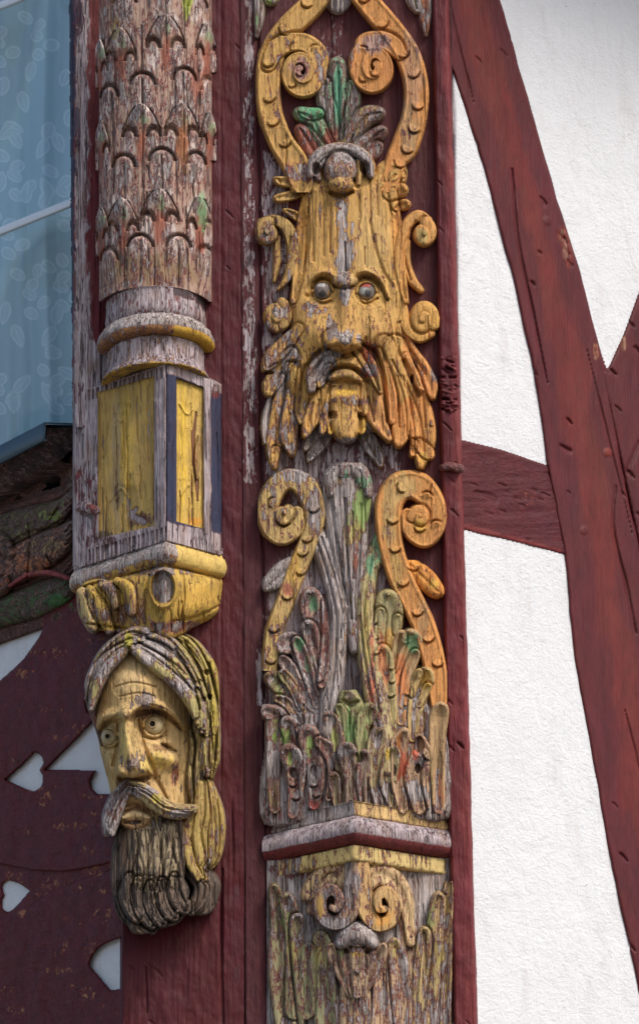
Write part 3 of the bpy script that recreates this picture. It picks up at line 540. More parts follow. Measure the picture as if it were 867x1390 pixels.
# ---------------------------------------------------------------- side volutes beside the mask
def part(x0, y0, x1, y1, col, wear, strokes, coins=(), zones=(), name='leaf', base=5, cuts=(), seed=1, gr=.8, cr_=4, step=1, mat=None, holes=()):
    F = Field(x0, y0, x1, y1, step, floor=-8, col=col, wear=wear)
    for st in strokes:
        pts, kw = st; F.stroke(pts, **kw)
    for c in coins: F.coin(*c)
    for c in cuts: F.cut(c[0], *c[1:])
    for h in holes: F.hole(*h)
    for q in zones: F.zone(*q)
    F.grain(gr, 2.0, 30, .9, seed); F.cracks(cr_, seed, 3.5, (14, 60), .7); return F.mesh(name, mat or MW, post, base=base)
SB = dict(H=13, p=3.2, rim=1.5)
part(340, 275, 415, 405, OCH, .36, [(Z1((225, 1230, 10), (310, 1120, 36), (350, 960, 52), (335, 800, 56), (270, 690, 50), (180, 660, 46)), SB), (Z1((190, 1160, 14), (215, 1000, 30), (215, 900, 28), (230, 800, 20)), dict(H=8, p=2.4)), (spiral(364, 316, 11, 2, -90, -1.2, 8.5, 6, 1.25, 22, 2, 8), dict(H=12, p=3, ol=4))],
     zones=((393, 385, 6, 20, None, .8), (364, 312, 8, 12, (.42, .34, .22), .5), (385, 360, 6, 26, GOLD, .3)), cuts=((Z1((330, 800), (290, 950), (240, 1150)), 5, 1.6),), name='scroll', seed=2)
part(345, 395, 405, 462, OCH, .40, [(spiral(375, 429, 15, 2, -60, 1.7, 8.4, 5, 1.28, 30, 0, 6), dict(H=14, p=3, rim=1, ol=4))], zones=((380, 425, 9, 9, None, .8), (366, 448, 12, 9, None, .6), (356, 430, 5, 15, GOLD, .25)), name='scroll', seed=3)
part(530, 275, 600, 405, (.60, .30, .08), .26, [(Z2((520, 1290, 20), (470, 1130, 36), (475, 950, 46), (490, 800, 50), (540, 660, 46), (620, 600, 46), (690, 640, 44)), SB), (Z2((640, 1180, 24), (570, 1100, 36), (530, 960, 30), (545, 800, 14)), dict(H=9, p=2.4)), (spiral(574, 317, 11, 2, -70, 1.2, 9, 6, 1.3, 22, 2, 8), dict(H=12, p=3, ol=4))],
     zones=((573, 322, 9, 12, (.46, .36, .12), .3), (545, 340, 4, 40, ORG, .2)), cuts=((Z2((560, 700), (510, 900), (560, 1100)), 5, 1.6), (Z2((600, 640), (560, 720)), 4, 1.4)), name='scroll', seed=5)
part(543, 398, 602, 470, (.62, .33, .08), .2, [(Z4((480, 60, 26), (490, 170, 40), (520, 260, 46), (600, 320, 44), (680, 290, 44)), SB), (spiral(574, 434, 15, 2, 20, -1.55, 8.4, 5.5, 1.36, 30, 0, 6), dict(H=14, p=3, rim=1, ol=4))], zones=((585, 458, 8, 9, ORG, .2),), name='scroll', seed=6)
# ---------------------------------------------------------------- lower half: stalks, volutes, acanthus
body = lambda X, Y: 34 * sm(700, 1060, Y) * np.clip(1 - np.abs(X - 483) / 135, 0, 1) + 10 * sm(860, 1000, Y)
part(350, 636, 450, 910, (.52, .34, .12), .36, [(ZB((125, 830, 30), (140, 700, 32), (180, 590, 34), (220, 480, 36), (262, 380, 36), (290, 290, 36), (270, 190, 46), (220, 140, 40), (165, 150, 40), (122, 220, 40), (122, 300, 38), (165, 345, 36), (220, 320, 30), (225, 260, 26)), dict(H=15, p=3.4, rim=1.8)), (spiral(384, 698, 9, 2, -30, 1, 7.5, 5, 1.2, 18, 4, 7), dict(H=13, p=3, ol=4))],
     coins=[ZB((x, y))[0] + (6.5, a, 4.5) for x, y, a in ((285, 240, 80), (262, 350, 80), (245, 400, 80), (240, 470, 80), (190, 560, 90), (140, 680, 90), (130, 795, 90), (175, 290, 90), (140, 225, 200))],
     zones=((400, 645, 34, 10, None, .75), (427, 690, 9, 36, (.45, .4, .36), .8), (398, 770, 12, 26, GOLD, .28), (390, 800, 9, 12, (.35, .08, .05), .35), (372, 850, 14, 22, (.45, .28, .08), .42), (368, 700, 16, 24, (.42, .28, .12), .4)), name='scroll', seed=8)
part(352, 745, 412, 805, GRY, .8, [(ZB((230, 440, 26), (180, 480, 44), (130, 520, 30), (112, 540, 10)), dict(H=11, crease=3))], zones=((373, 783, 8, 8, (.34, .12, .08), .6),), seed=9, name='leaf')
part(508, 638, 606, 960, ORG, .2, [(ZB((745, 1000, 24), (740, 900, 40), (722, 790, 44), (690, 680, 44), (650, 590, 44), (610, 510, 46), (578, 420, 46), (562, 330, 48), (562, 230, 52), (605, 165, 54), (670, 165, 54), (722, 225, 46), (730, 300, 42), (695, 350, 40), (645, 325, 34), (632, 270, 28)), dict(H=17, p=4.5, rim=2.4)), (spiral(569, 702, 10, 2, -175, 1.15, 8, 5, 1.25, 20, 3, 7), dict(H=15, p=3, ol=5))],
     coins=[ZB((x, y))[0] + (7, a, 4.5) for x, y, a in ((612, 165, 150), (575, 280, 100), (583, 385, 90), (645, 450, 60), (612, 510, 80), (665, 618, 80), (705, 715, 80), (740, 805, 90), (735, 310, 250), (700, 205, 280), (675, 310, 100))],
     zones=((545, 660, 22, 22, (.50, .34, .12), .32), (527, 700, 10, 50, (.5, .33, .12), .3), (538, 770, 10, 34, (.55, .33, .1), .3), (570, 715, 9, 12, GOLD, .15), (575, 840, 8, 30, (.52, .29, .12), .3)), name='scroll', seed=10)
part(545, 760, 606, 818, (.66, .26, .05), .3, [(ZB((640, 450, 26), (690, 500, 40), (730, 540, 34), (745, 550, 24)), dict(H=13, crease=2))], coins=[ZB((655, 455))[0] + (6, 60, 4)], zones=((588, 792, 7, 8, GOLD, .2),), seed=11)
# central stalk with flared head
part(428, 628, 515, 900, (.34, .30, .14), .58, [(ZB((440, 760, 26), (430, 620, 40), (420, 480, 60), (410, 340, 80), (405, 220, 90), (405, 160, 86)), dict(H=17, p=2.2)), ], cuts=[(ZB((400, 210), (408, 400), (425, 650)), 6, 1.8), (ZB((345, 200), (375, 400), (410, 600)), 5, 1.8), (ZB((460, 230), (455, 420), (440, 650)), 5, 1.8), (ZB((430, 260), (430, 500)), 3, 1.4)],
     zones=((488, 690, 16, 30, (.24, .36, .10), .22), (450, 700, 14, 60, GRY, .85), (485, 755, 10, 40, (.4, .1, .07), .6), (470, 830, 8, 60, (.45, .36, .26), .75), (482, 720, 10, 20, (.42, .36, .1), .35)), name='stalk', seed=12, cr_=9)
part(434, 628, 512, 690, (.45, .42, .36), .6, [(ZB((350, 190, 18), (355, 130, 34), (400, 105, 40), (450, 115, 38), (475, 165, 26), (485, 195, 14)), dict(H=20, p=2.2))], holes=[(*ZB((440, 185))[0], 12, 7, 14)], cuts=[(ZB((380, 90), (375, 150)), 5, 1.6), (ZB((420, 90), (425, 150)), 5, 1.6), (ZB((455, 105), (465, 170)), 5, 1.6)],
     zones=((490, 655, 16, 12, (.10, .30, .14), .2), (470, 650, 4, 16, (.1, .32, .15), .2), (450, 645, 10, 16, None, .9)), name='stalk_hood', base=6, seed=13)
part(410, 705, 476, 1000, (.46, .40, .38), .85, [(ZB((290, 325, 22), (310, 370, 42), (345, 480, 36), (375, 620, 34), (370, 760, 34), (350, 900, 38), (330, 1060, 30)), dict(H=15, p=2, z=2))], cuts=[(ZB((290, 340), (335, 480), (368, 640), (365, 800), (340, 980)), 5, 1.7), (ZB((315, 350), (355, 470), (385, 600), (385, 720)), 4, 1.4)],
     zones=((452, 765, 7, 30, (.12, .3, .12), .42), (462, 770, 4, 30, (.35, .06, .04), .4), (470, 860, 5, 60, (.42, .3, .08), .45)), name='long_leaf', seed=14, base=body, cr_=12)
part(470, 708, 560, 1130, (.42, .34, .16), .42, [(ZB((535, 330, 20), (525, 400, 40), (490, 480, 34), (475, 620, 34), (488, 760, 40), (510, 900, 42), (540, 1060, 40), (560, 1200, 30)), dict(H=15, p=2, z=2))], cuts=[(ZB((520, 360), (485, 500), (470, 640), (490, 800), (530, 1000)), 4, 1.7), (ZB((455, 640), (470, 780), (500, 960), (530, 1080)), 5, 1.8)],
     zones=((513, 735, 8, 30, (.14, .34, .16), .42), (504, 770, 6, 20, (.12, .36, .2), .2), (497, 860, 6, 60, (.40, .30, .08), .32), (505, 960, 12, 60, (.42, .24, .12), .5), (505, 940, 3, 90, (.45, .08, .04), .3)), name='long_leaf', seed=15, base=body, cr_=12)
def ac(name, box, col, wear, lobes, punches=(), zones=(), cuts=(), seed=1, b=0):
    part(*box, col, wear - .13, [(wd(l_, 1.34, -7, 11), dict(H=13, p=5, z=2, ol=6, crease=7.5, cw=.58)) for l_, cr_ in lobes], coins=[p + (3.4, 80, 5) for p in punches], zones=zones, cuts=cuts, name=name, seed=seed, base=lambda X, Y: body(X, Y) + b)
ac('acanthus_leaf', (405, 795, 480, 1000), (.36, .24, .18), .62, [(Z5((340, 560, 30), (350, 420, 40), (355, 300, 50), (340, 160, 56), (325, 60, 46)), 0), (Z5((370, 600, 26), (355, 450, 34), (340, 330, 36), (310, 240, 36)), 3), (Z5((400, 40, 16), (410, 200, 20), (410, 400, 24), (390, 560, 20)), 0)],
   punches=[Z5((x, y))[0] for x, y in ((355, 450), (372, 545), (385, 640))], zones=((426, 820, 9, 14, (.10, .3, .14), .2), (415, 850, 9, 12, None, .9), (432, 910, 8, 14, (.8, .74, .66), .5), (440, 840, 5, 60, (.26, .08, .06), .5)), cuts=((Z5((270, 190), (330, 260), (350, 350)), 4, 1.4),), seed=21)
ac('acanthus_leaf', (372, 855, 450, 1060), (.38, .30, .25), .66, [(Z5((370, 720, 36), (330, 560, 50), (290, 440, 54), (240, 340, 50), (180, 320, 44), (160, 350, 34)), 0), (Z5((330, 720, 26), (270, 620, 40), (200, 500, 38), (155, 430, 18)), 0), (Z5((360, 700, 30), (320, 560, 34), (270, 400, 34), (240, 320, 24)), 3)],
   punches=[Z5((x, y))[0] for x, y in ((277, 680), (300, 765))], zones=((406, 874, 8, 9, (.08, .26, .10), .2), (420, 900, 7, 16, (.12, .26, .1), .35), (393, 930, 14, 30, GRY, .95), (388, 878, 12, 10, (.36, .24, .18), .5)), seed=22)
ac('acanthus_leaf', (355, 900, 430, 1080), (.30, .22, .10), .6, [(Z5((280, 900, 36), (250, 780, 50), (200, 660, 56), (140, 570, 56), (90, 540, 36), (75, 530, 20)), 0), (Z5((250, 800, 26), (190, 700, 30), (125, 665, 20)), 0), (Z5((260, 720, 22), (220, 600, 30), (160, 520, 26)), 3)], zones=((380, 930, 12, 16, (.24, .28, .10), .42), (400, 960, 9, 20, (.3, .2, .1), .5)), seed=23)
ac('acanthus_leaf', (505, 795, 560, 1080), (.42, .33, .14), .40, [(Z6((240, 700, 36), (240, 500, 40), (250, 300, 56), (265, 180, 60), (255, 80, 54)), 0), (Z6((200, 500, 20), (200, 300, 26), (205, 150, 24)), 0), (Z6((300, 260, 20), (310, 180, 22)), 0), (Z6((250, 1000, 26), (260, 800, 40), (240, 560, 46), (220, 400, 40)), 3)],
   punches=[Z6((x, y))[0] for x, y in ((125, 115), (165, 195), (172, 290), (178, 375), (272, 470), (275, 550), (268, 635))], zones=((526, 830, 12, 26, (.40, .36, .18), .36), (529, 868, 8, 16, (.6, .36, .08), .3), (518, 920, 8, 70, (.5, .16, .06), .4)), seed=24)
ac('acanthus_leaf', (530, 850, 575, 1080), (.46, .30, .14), .42, [(Z6((330, 800, 30), (330, 600, 40), (370, 420, 50), (400, 330, 46), (395, 300, 44)), 0), (Z6((290, 480, 26), (310, 380, 32), (330, 290, 28)), 0), (Z6((340, 700, 26), (370, 520, 30), (415, 400, 24)), 3)], punches=[Z6((x, y))[0] for x, y in ((372, 625), (360, 690))],
   zones=((558, 872, 11, 14, (.14, .34, .16), .32), (545, 920, 10, 40, (.6, .2, .06), .38), (552, 960, 8, 30, (.62, .26, .08), .3)), seed=25)
ac('acanthus_leaf', (552, 900, 592, 1080), (.48, .32, .12), .40, [(Z6((400, 900, 30), (410, 760, 40), (440, 640, 50), (475, 560, 44), (480, 520, 36)), 0), (Z6((400, 640, 20), (420, 560, 24), (440, 510, 20)), 0), (Z6((440, 700, 22), (490, 600, 22)), 3)], zones=((578, 922, 7, 16, GOLD, .2), (563, 960, 8, 20, (.4, .3, .16), .5)), seed=26)
ac('acanthus_leaf', (575, 950, 612, 1118), (.44, .28, .13), .42, [(Z6((560, 1330, 40), (550, 1100, 44), (550, 900, 44), (560, 780, 44), (570, 730, 34)), 3)], zones=((595, 1080, 8, 40, (.55, .2, .1), .45),), seed=27)
F = Field(352, 900, 612, 1125, 1.2, floor=-8, col=(.30, .22, .17), wear=.62); F.poly([(362, 1000), (375, 930), (400, 900), (440, 960), (455, 990), (520, 1000), (540, 930), (560, 900), (585, 960), (606, 1000), (608, 1110), (484, 1096), (360, 1118)], H=7, edge=8, z=-4)
F.zone(570, 1020, 34, 70, (.44, .27, .12), .45); F.grain(1.4, 2.2, 30, 2.4, 9); F.cracks(40, 19, 5, (20, 70)); F.mesh('leaf_ground', MW, post, base=lambda X, Y: body(X, Y) + 1)
# bottom row leaves with punched holes
def bend(l):
    s_ = 1 if l[0][0] > 483 else -1; n = len(l) - 1
    return [(q[0] + s_ * (5 * math.sin(math.pi * i / n) * -1 + 4 * (i / n) ** 3), q[1], q[2] * (.62 + .38 * min(1, 1.6 * i / n))) for i, q in enumerate(l)]
def low(box, col, wear, lobes, holes=(), punches=(), zones=(), seed=1, b=3, cuts=()):
    part(*box, col, wear - .14, [(wd(bend(l_), 1.38, -5, 11), dict(H=12, p=5, z=2, ol=6, crease=6.5, cw=.58)) for l_ in lobes], holes=holes, coins=[p + (4, 85, 5) for p in punches], zones=zones, seed=seed, base=lambda X, Y: body(X, Y) + b, name='acanthus_leaf', cuts=cuts, cr_=7)
low((355, 955, 402, 1122), (.28, .18, .13), .66, [Z5((100, 1330, 56), (80, 1150, 50), (75, 1000, 46), (95, 860, 50), (110, 770, 44), (75, 740, 26)), Z5((170, 1000, 36), (180, 900, 40), (200, 820, 36))], zones=((374, 988, 5, 20, (.26, .40, .07), .12), (388, 1000, 7, 16, (.22, .36, .08), .2), (370, 1035, 14, 20, GRY, .9), (372, 1085, 14, 22, (.22, .16, .06), .4)), seed=31)
low((380, 1000, 430, 1116), (.34, .22, .15), .6, [Z5((210, 1360, 56), (210, 1200, 54), (215, 1070, 50), (215, 1000, 44))], holes=[(*Z5((212, 1110))[0], 4.5, 7, 22)], punches=[Z5((215, 1175))[0], Z5((230, 1255))[0]], zones=((394, 1030, 6, 14, (.30, .40, .08), .12), (404, 1022, 7, 9, None, .9)), seed=32, b=5)
low((405, 975, 452, 1110), (.33, .22, .16), .62, [Z5((340, 1300, 60), (335, 1150, 56), (325, 1000, 52), (330, 890, 46)), Z5((430, 1260, 36), (440, 1100, 36), (420, 980, 36), (395, 920, 22))], holes=[(*Z5((338, 1095))[0], 4, 7, 22)], punches=[Z5((338, 1175))[0], Z5((352, 1238))[0]], zones=((421, 1010, 6, 16, (.26, .40, .08), .15), (425, 1050, 9, 16, GRY, .95), (430, 1095, 14, 12, RED, .4)), seed=33, b=4)
low((436, 960, 478, 1108), (.34, .26, .14), .6, [Z5((520, 1290, 26), (500, 1130, 40), (460, 950, 48), (440, 800, 36), (445, 770, 24)), Z5((480, 1300, 40), (480, 1150, 30))], zones=((447, 985, 5, 22, GRY, .9), (453, 1000, 5, 20, (.32, .34, .08), .3)), seed=34, b=3)
low((455, 935, 515, 1060), (.30, .28, .12), .45, [Z6((20, 1150, 60), (20, 900, 64), (25, 750, 56), (25, 650, 36)), Z6((110, 1100, 36), (110, 850, 40), (120, 740, 36)), Z6((-50, 1000, 30), (-40, 800, 30), (-25, 720, 20))], zones=((475, 990, 9, 30, (.16, .30, .10), .28), (474, 943, 8, 6, (.5, .34, .24), .4), (497, 985, 6, 20, (.30, .34, .12), .35)), cuts=[([(466, 950, 3), (475, 955, 4), (485, 951, 3)], 9, 3), ([(474, 960), (474, 1010)], 3, 1.4)], seed=35, b=4)
low((455, 1005, 505, 1106), (.30, .22, .15), .62, [Z6((30, 1290, 60), (20, 1150, 60), (10, 1040, 50), (15, 970, 36)), Z6((100, 1290, 36), (110, 1150, 30), (90, 1010, 26))], holes=[(*Z6((75, 1010))[0], 6, 8, 20)], zones=((465, 1018, 12, 8, GRY, .9),), seed=36, b=8)
low((498, 985, 545, 1108), (.36, .28, .14), .52, [Z6((200, 1330, 40), (190, 1150, 44), (174, 1000, 40), (174, 880, 34)), Z6((280, 1310, 50), (270, 1150, 50), (260, 1000, 36))], holes=[(*Z6((280, 1095))[0], 4.5, 8, 22), (*Z6((280, 1200))[0], 5, 9, 18)], zones=((511, 1005, 5, 10, GRY, .9), (527, 1025, 5, 12, (.7, .42, .04), .1), (515, 1080, 20, 20, (.2, .16, .13), .7)), seed=37, b=4)
low((530, 985, 582, 1112), (.44, .28, .16), .5, [Z6((340, 1330, 50), (330, 1150, 50), (320, 960, 40), (325, 880, 24)), Z6((440, 1330, 60), (430, 1150, 56), (430, 1040, 50)), Z6((510, 1310, 40), (515, 1150, 40), (505, 1030, 30)), Z6((440, 900, 36), (470, 920, 30), (480, 1000, 20))], holes=[(*Z6((440, 945))[0], 7, 12, 26), (*Z6((432, 1085))[0], 4, 7, 22)], zones=((545, 1035, 8, 26, (.50, .06, .02), .1), (568, 1030, 10, 14, (.55, .48, .4), .6), (563, 1020, 6, 12, (.55, .08, .03), .1), (565, 1075, 18, 18, (.30, .27, .24), .95), (540, 1005, 4, 14, (.6, .2, .04), .1)), seed=38, b=6)
# ---------------------------------------------------------------- prow mouldings (true swept profiles)
PL = [(362, -4), (481, 70), (608, -2)]
def cf1(s, v):
    if s < .5: return (*((.5, .4, .36)), .85)
    return (.62, .40, .16, .34)  # left half worn grey, right half painted in its lit yellow
sweep('fillet_moulding', MW, post, PL, [(-40, 1085), (-2, 1087), (0, 1089), (0, 1098), (0, 1106), (-6, 1109)], 481, 70, YEL, .3, 34, .9, 2, cf1)
def cf2(s, v):
    if v > .55: return (.20, .035, .03, .30)
    return (.50, .42, .42, .92 if s < .5 else .66)
sweep('torus_moulding', MP, post, [(360, -2), (481, 72), (611, 0)], [(-8, 1107), (2, 1108), (7, 1114), (10, 1122), (9, 1131), (5, 1139), (-2, 1145), (-14, 1148)], 481, 72, YEL, .3, 34, 1.1, 3, cf2)
sweep('fillet_moulding', MW, post, PL, [(-10, 1145), (0, 1147), (1, 1150), (1, 1160), (0, 1167), (-10, 1171), (-34, 1178)], 481, 70, YEL, .3, 34, .8, 5, lambda s, v: (.62, .45, .17, .36 if s > .2 else .5))
prow = lambda X, Y: 46 * np.clip(1 - np.abs(X - 483) / 122, 0, 1) / .93
F = Field(362, 1160, 612, 1450, 1.2, floor=-50, col=(.30, .22, .20), wear=.75); F.H = np.zeros_like(F.X); F.grain(1, 2.2, 34, 1.5, 9); F.cracks(14, 6, 4, (30, 90))
F.zone(395, 1180, 30, 14, (.12, .03, .03), .35); F.zone(590, 1200, 26, 20, (.30, .24, .24), .9); F.mesh('capital_ground', MW, post, base=prow)
def cap(name, box, col, wear, strokes, b=0, **k):
    part(*box, col, wear - .08, strokes, name=name, base=lambda X, Y: prow(X, Y) + b, **k)
cap('leaf_hood', (400, 1165, 482, 1262), (.40, .27, .17), .5, [(ZC((400, 760, 34), (350, 722, 44), (285, 750, 36), (248, 800, 26)), dict(H=15, p=3, crease=4, cw=.4, col=(.52, .36, .18))), (ZC((330, 740, 20), (290, 800, 26), (262, 850, 20)), dict(H=9, p=2.4, ol=4))], seed=41, b=1)
cap('leaf_hood', (478, 1165, 562, 1300), (.42, .29, .16), .48, [(ZC((440, 760, 34), (500, 722, 42), (560, 770, 36), (592, 850, 28), (606, 960, 20)), dict(H=15, p=3, crease=4, cw=.4, col=(.54, .37, .18)))], seed=42, b=1)
cap('scroll', (415, 1165, 486, 1266), (.42, .28, .17), .6, [(ZC((398, 690, 26, 0), (402, 770, 30, 2), (396, 845, 32, 4), (350, 890, 27, 5), (300, 868, 25, 6), (293, 808, 24, 7), (328, 775, 21, 8), (357, 800, 17, 9), (350, 838, 15, 10), (332, 836, 12, 11)), dict(H=15, p=3.4, rim=2, ol=6))], zones=((452, 1250, 22, 10, GRY, .9), (434, 1228, 5, 18, GOLD, .25), (472, 1195, 8, 26, GRY, .9)), seed=51, b=6)
cap('scroll', (476, 1165, 552, 1266), (.50, .31, .12), .46, [(ZC((436, 690, 26, 0), (440, 770, 30, 2), (448, 840, 32, 4), (484, 892, 28, 5), (530, 884, 26, 6), (546, 830, 24, 7), (520, 785, 21, 8), (490, 800, 17, 9), (492, 838, 15, 10), (512, 842, 12, 11)), dict(H=15, p=3.4, rim=2, ol=6))], zones=((520, 1240, 14, 14, (.62, .30, .06), .2), (482, 1195, 7, 26, GRY, .85)), seed=52, b=6)
cap('leaf_bud', (440, 1244, 526, 1350), (.38, .26, .16), .5, [(wd([(484 + k * 4, 1345, 7), (484 + k * 10, 1318, 9), (484 + k * 15, 1296, 9), (484 + k * 17, 1284, 6)], 1.2, -3, 7), dict(H=14, p=4, crease=5, cw=.5, ol=5)) for k in (-2, 2, -1, 1, 0)] + [([(462, 1276, 9), (472, 1266, 15), (484, 1263, 18), (497, 1266, 15), (506, 1276, 9)], dict(H=24, p=2, ol=5, col=(.5, .4, .37), wear=.7))], holes=[(470, 1287, 4, 4, 14), (498, 1287, 4, 4, 14)], zones=((483, 1290, 9, 5, (.58, .38, .08), .3), (464, 1290, 6, 8, (.16, .28, .1), .35)), seed=44, b=6)
cap('leaf_sheath', (538, 1185, 580, 1420), (.40, .27, .15), .5, [(ZC((560, 1240, 40), (590, 1080, 46), (590, 950, 40), (570, 840, 20)), dict(H=9, p=2, crease=3))], seed=45)
for bx, ls, c_, sd in (((362, 1185, 412, 1450), [ZC((180, 1300, 50), (150, 1050, 44), (150, 900, 30), (135, 790, 18)), ZC((200, 1200, 40), (200, 950, 30), (180, 830, 26)), ZC((260, 1300, 46), (230, 1050, 36), (215, 900, 26))], (.30, .26, .13), 46),
                       ((560, 1195, 618, 1450), [ZC((720, 1300, 30), (725, 1000, 26), (735, 780, 14)), ZC((660, 1300, 50), (670, 1050, 40), (690, 900, 30), (700, 820, 22)), ZC((600, 1320, 40), (640, 1050, 30), (650, 940, 22))], (.42, .30, .13), 47),
                       ((400, 1240, 460, 1450), [ZC((330, 1300, 60), (300, 1100, 50), (295, 960, 26)), ZC((240, 1200, 40), (250, 1000, 24))], (.30, .28, .14), 48),
                       ((500, 1260, 575, 1450), [ZC((500, 1300, 50), (510, 1100, 40), (500, 1000, 20)), ZC((580, 1300, 40), (570, 1100, 40), (550, 980, 20))], (.42, .28, .16), 49),
                       ((445, 1310, 525, 1450), [ZC((410, 1400, 70), (410, 1200, 60), (412, 1090, 40))], (.4, .28, .15), 50)):
    cap('acanthus_leaf', bx, c_, .55, [(wd(q_, 1.1, -3, 8), dict(H=12, p=5, ol=6, crease=6.5, cw=.58)) for q_ in ls], seed=sd, b=2, zones=((bx[0] + 22, 1240, 8, 22, (.22, .30, .10), .45), (bx[0] + 35, 1290, 9, 20, (.40, .32, .1), .4)))
# ================================================================== PLAIN CORNER BOARD (between pilaster and carved post)
F = Field(150, -60, 332, 1450, 1.5, floor=-90, col=(.095, .013, .016), wear=.12)
F.H = np.where((F.X > 276) | (F.Y > 780) | (F.X > 185) | ((F.X > 148) & (F.Y < 470)), 0., -99.); F.grain(.8, 3, 60, 2.2, 12); F.H -= 1.5 * np.exp(-((F.X - 300) / 1.5) ** 2); dents(F, 40, 31, 2); F.cracks(10, 9, 4, (60, 200)); F.cut([(302, 1180, 1), (300, 1260, 1.6), (303, 1390, 1)], 6, 1.4)
F.H = np.where(F.X < 166, F.H - (166 - F.X) * 7, F.H)
tag(F.mesh('corner_board', MT, None, front(1), base=-3), 'plain dark red corner board behind the pilaster and the bearded head', 'timber board', 'plain red boards of the corner')
# ================================================================== PILASTER
pil = thing('carved_pilaster', 212, 800, 20, 'carved half-round pilaster covered in scale-like leaves, on a block with yellow panels', 'pilaster')
cyl = lambda X, Y: 66 * np.sqrt(np.clip(1 - ((X - 211) / 78) ** 2, 0, 1))
F = Field(130, -60, 294, 410, .9, floor=-16, col=(.40, .26, .19), wear=.42)
F.H = np.where(np.abs(F.X - 211) < 76.5, 0., -99.); F.grain(.6, 2, 26, .6, 4)
cw1, cw2 = (.42, .27, .24), (.24, .09, .05)
def sc_leaf(cx, ty, w=25, hh=66):
    e = max(.45, math.sqrt(max(.05, 1 - ((cx - 211) / 84) ** 2))); w = w * e
    X, Y = F.X, F.Y; dy = Y - ty; hw = w * np.clip(np.sqrt(np.clip(dy / 34, 0, 1)) * .85 + .15 * np.clip(dy / 34, 0, 1), 0, 1)
    t = np.abs(X - cx) / (hw + .01); ins = (dy > 0) & (dy < hh) & (t < 1)
    h = (19 * np.exp(-np.clip(dy, 0, 99) / 26.) - 1.5) * (1 - .55 * np.clip(t, 0, 1) ** 2) - 1.5 * np.exp(-(t / .12) ** 2) * (dy < 40)
    F.H[:] = np.where(ins, np.maximum(h, F.H), F.H)
    edge = np.exp(-((t - 1) * hw / 1.6) ** 2) * (dy > 3) * (dy < 36) * (t > 1) * (t < 2.5); F.H -= 7 * edge
    F.zone(cx, ty + 10, w * .9, 17, (.62, .53, .46), .5, 1); F.zone(cx + 3, ty + 20, 6, 9, (.20, .30, .13), .3, .7); F.zone(cx, ty + 54, 9, 30, (.30, .09, .05), .36, .9)
    for sgn in (-1, 1): F.H -= 11 * np.exp(-(np.abs(np.hypot((X - cx - sgn * w * .66) / (w * .36), (Y - ty - 46) / 13.) - 1) * 9 / 2.3) ** 2) * (Y < ty + 45) * (sgn * (X - cx) > 0)
    for sgn in (-1, 1): F.zone(cx + sgn * w * .66, ty + 58, w * .34, 20, (.58, .48, .42), .48, .9)
def sc_notch(cx, ty):
    e = max(.5, math.sqrt(max(.05, 1 - ((cx - 211) / 84) ** 2))); w = 16 * e
    X, Y = F.X, F.Y; q = np.hypot((X - cx) / w, (Y - ty - 14) / 16.)
    F.H += 5 * (q < 1) * (1 - sm(ty, ty + 50, Y)) + 5 * ((np.abs(X - cx) < w) & (Y >= ty + 14) & (Y < ty + 50)) * (1 - sm(ty, ty + 50, Y)) * (q >= 1)
    F.H -= 13 * np.exp(-((q - 1.08) * w / 2.2) ** 2) * (Y < ty + 13); F.zone(cx, ty + 20, w * .9, 20, (.58, .48, .42), .48, .9)
rows = [(-78, (172, 226, 268)), (-93, ()), (25, ()), ]
TIPS = [(197, -85), (248, -88), (140, -70), (165, 42), (226, 25), (281, 33), (136, 54), (194, 145), (248, 144), (138, 165), (285, 153), (168, 272), (218, 259), (272, 269), (138, 281)]
NOTCH = [(171, -4), (222, -18), (268, 0), (150, 122), (195, 107), (251, 100), (282, 112), (170, 217), (221, 209), (266, 213), (150, 342), (192, 325), (243, 325), (278, 340)]
for a in sorted(TIPS, key=lambda q: q[1]): sc_leaf(*a)
for a in NOTCH: sc_notch(*a)
for a in ((195, -60, 1), (195, 20, .8)): pass
F.cut([(195, 112, 1), (195, 150, 1.4)], 5, 1.2)
for x, y0, y1 in ((195, 112, 250), (250, 105, 240), (221, 215, 300), (170, 225, 300), (192, 330, 385), (243, 330, 390), (194, 40, 110), (250, 0, 60)): F.cut([(x, y0, 1), (x + 1, (y0 + y1) / 2, 1.3), (x, y1, .8)], 4, 1.2)
F.zone(211, 370, 80, 26, (.24, .15, .07), .42, .8); F.zone(250, 200, 9, 50, (.40, .17, .06), .3, .6); F.zone(268, 110, 8, 50, (.36, .09, .05), .3, .6); F.zone(257, 8, 8, 26, (.36, .45, .05), .1); F.zone(159, 45, 8, 16, (.36, .26, .07), .3); F.zone(277, 290, 8, 26, (.16, .3, .14), .3)
F.H = np.where(F.H > -60, np.maximum(F.H, -12), F.H); F.H = np.where(F.Y > 392 + 28 * (1 - np.sqrt(np.clip(1 - ((F.X - 211) / 78) ** 2, 0, 1))), -99, F.H); F.cracks(26, 21, 4, (30, 110)); F.mesh('leaf_shaft', MW, pil, base=lambda X, Y: cyl(X, Y))
def ring(R, n=20): return [(211 + R * math.sin(math.radians(a)), R * math.cos(math.radians(a))) for a in np.linspace(-92, 92, n)]
def cfd(s, v): return (.09, .06, .06, .35) if (s > .62 and v < .45) else (.34, .16, .13, .62)
sweep('drum', MP, pil, ring(67), [(-34, 386), (-2, 388), (0, 390), (0, 402), (1, 412), (0, 420), (-3, 426)], 211, 67, DKR, .6, 5, 1.0, 6, cfd)
def cft(s, v): return (.42, .36, .34, .85) if v < .45 else ((.60, .34, .04, .2) if s > .6 else (.36, .17, .06, .42))
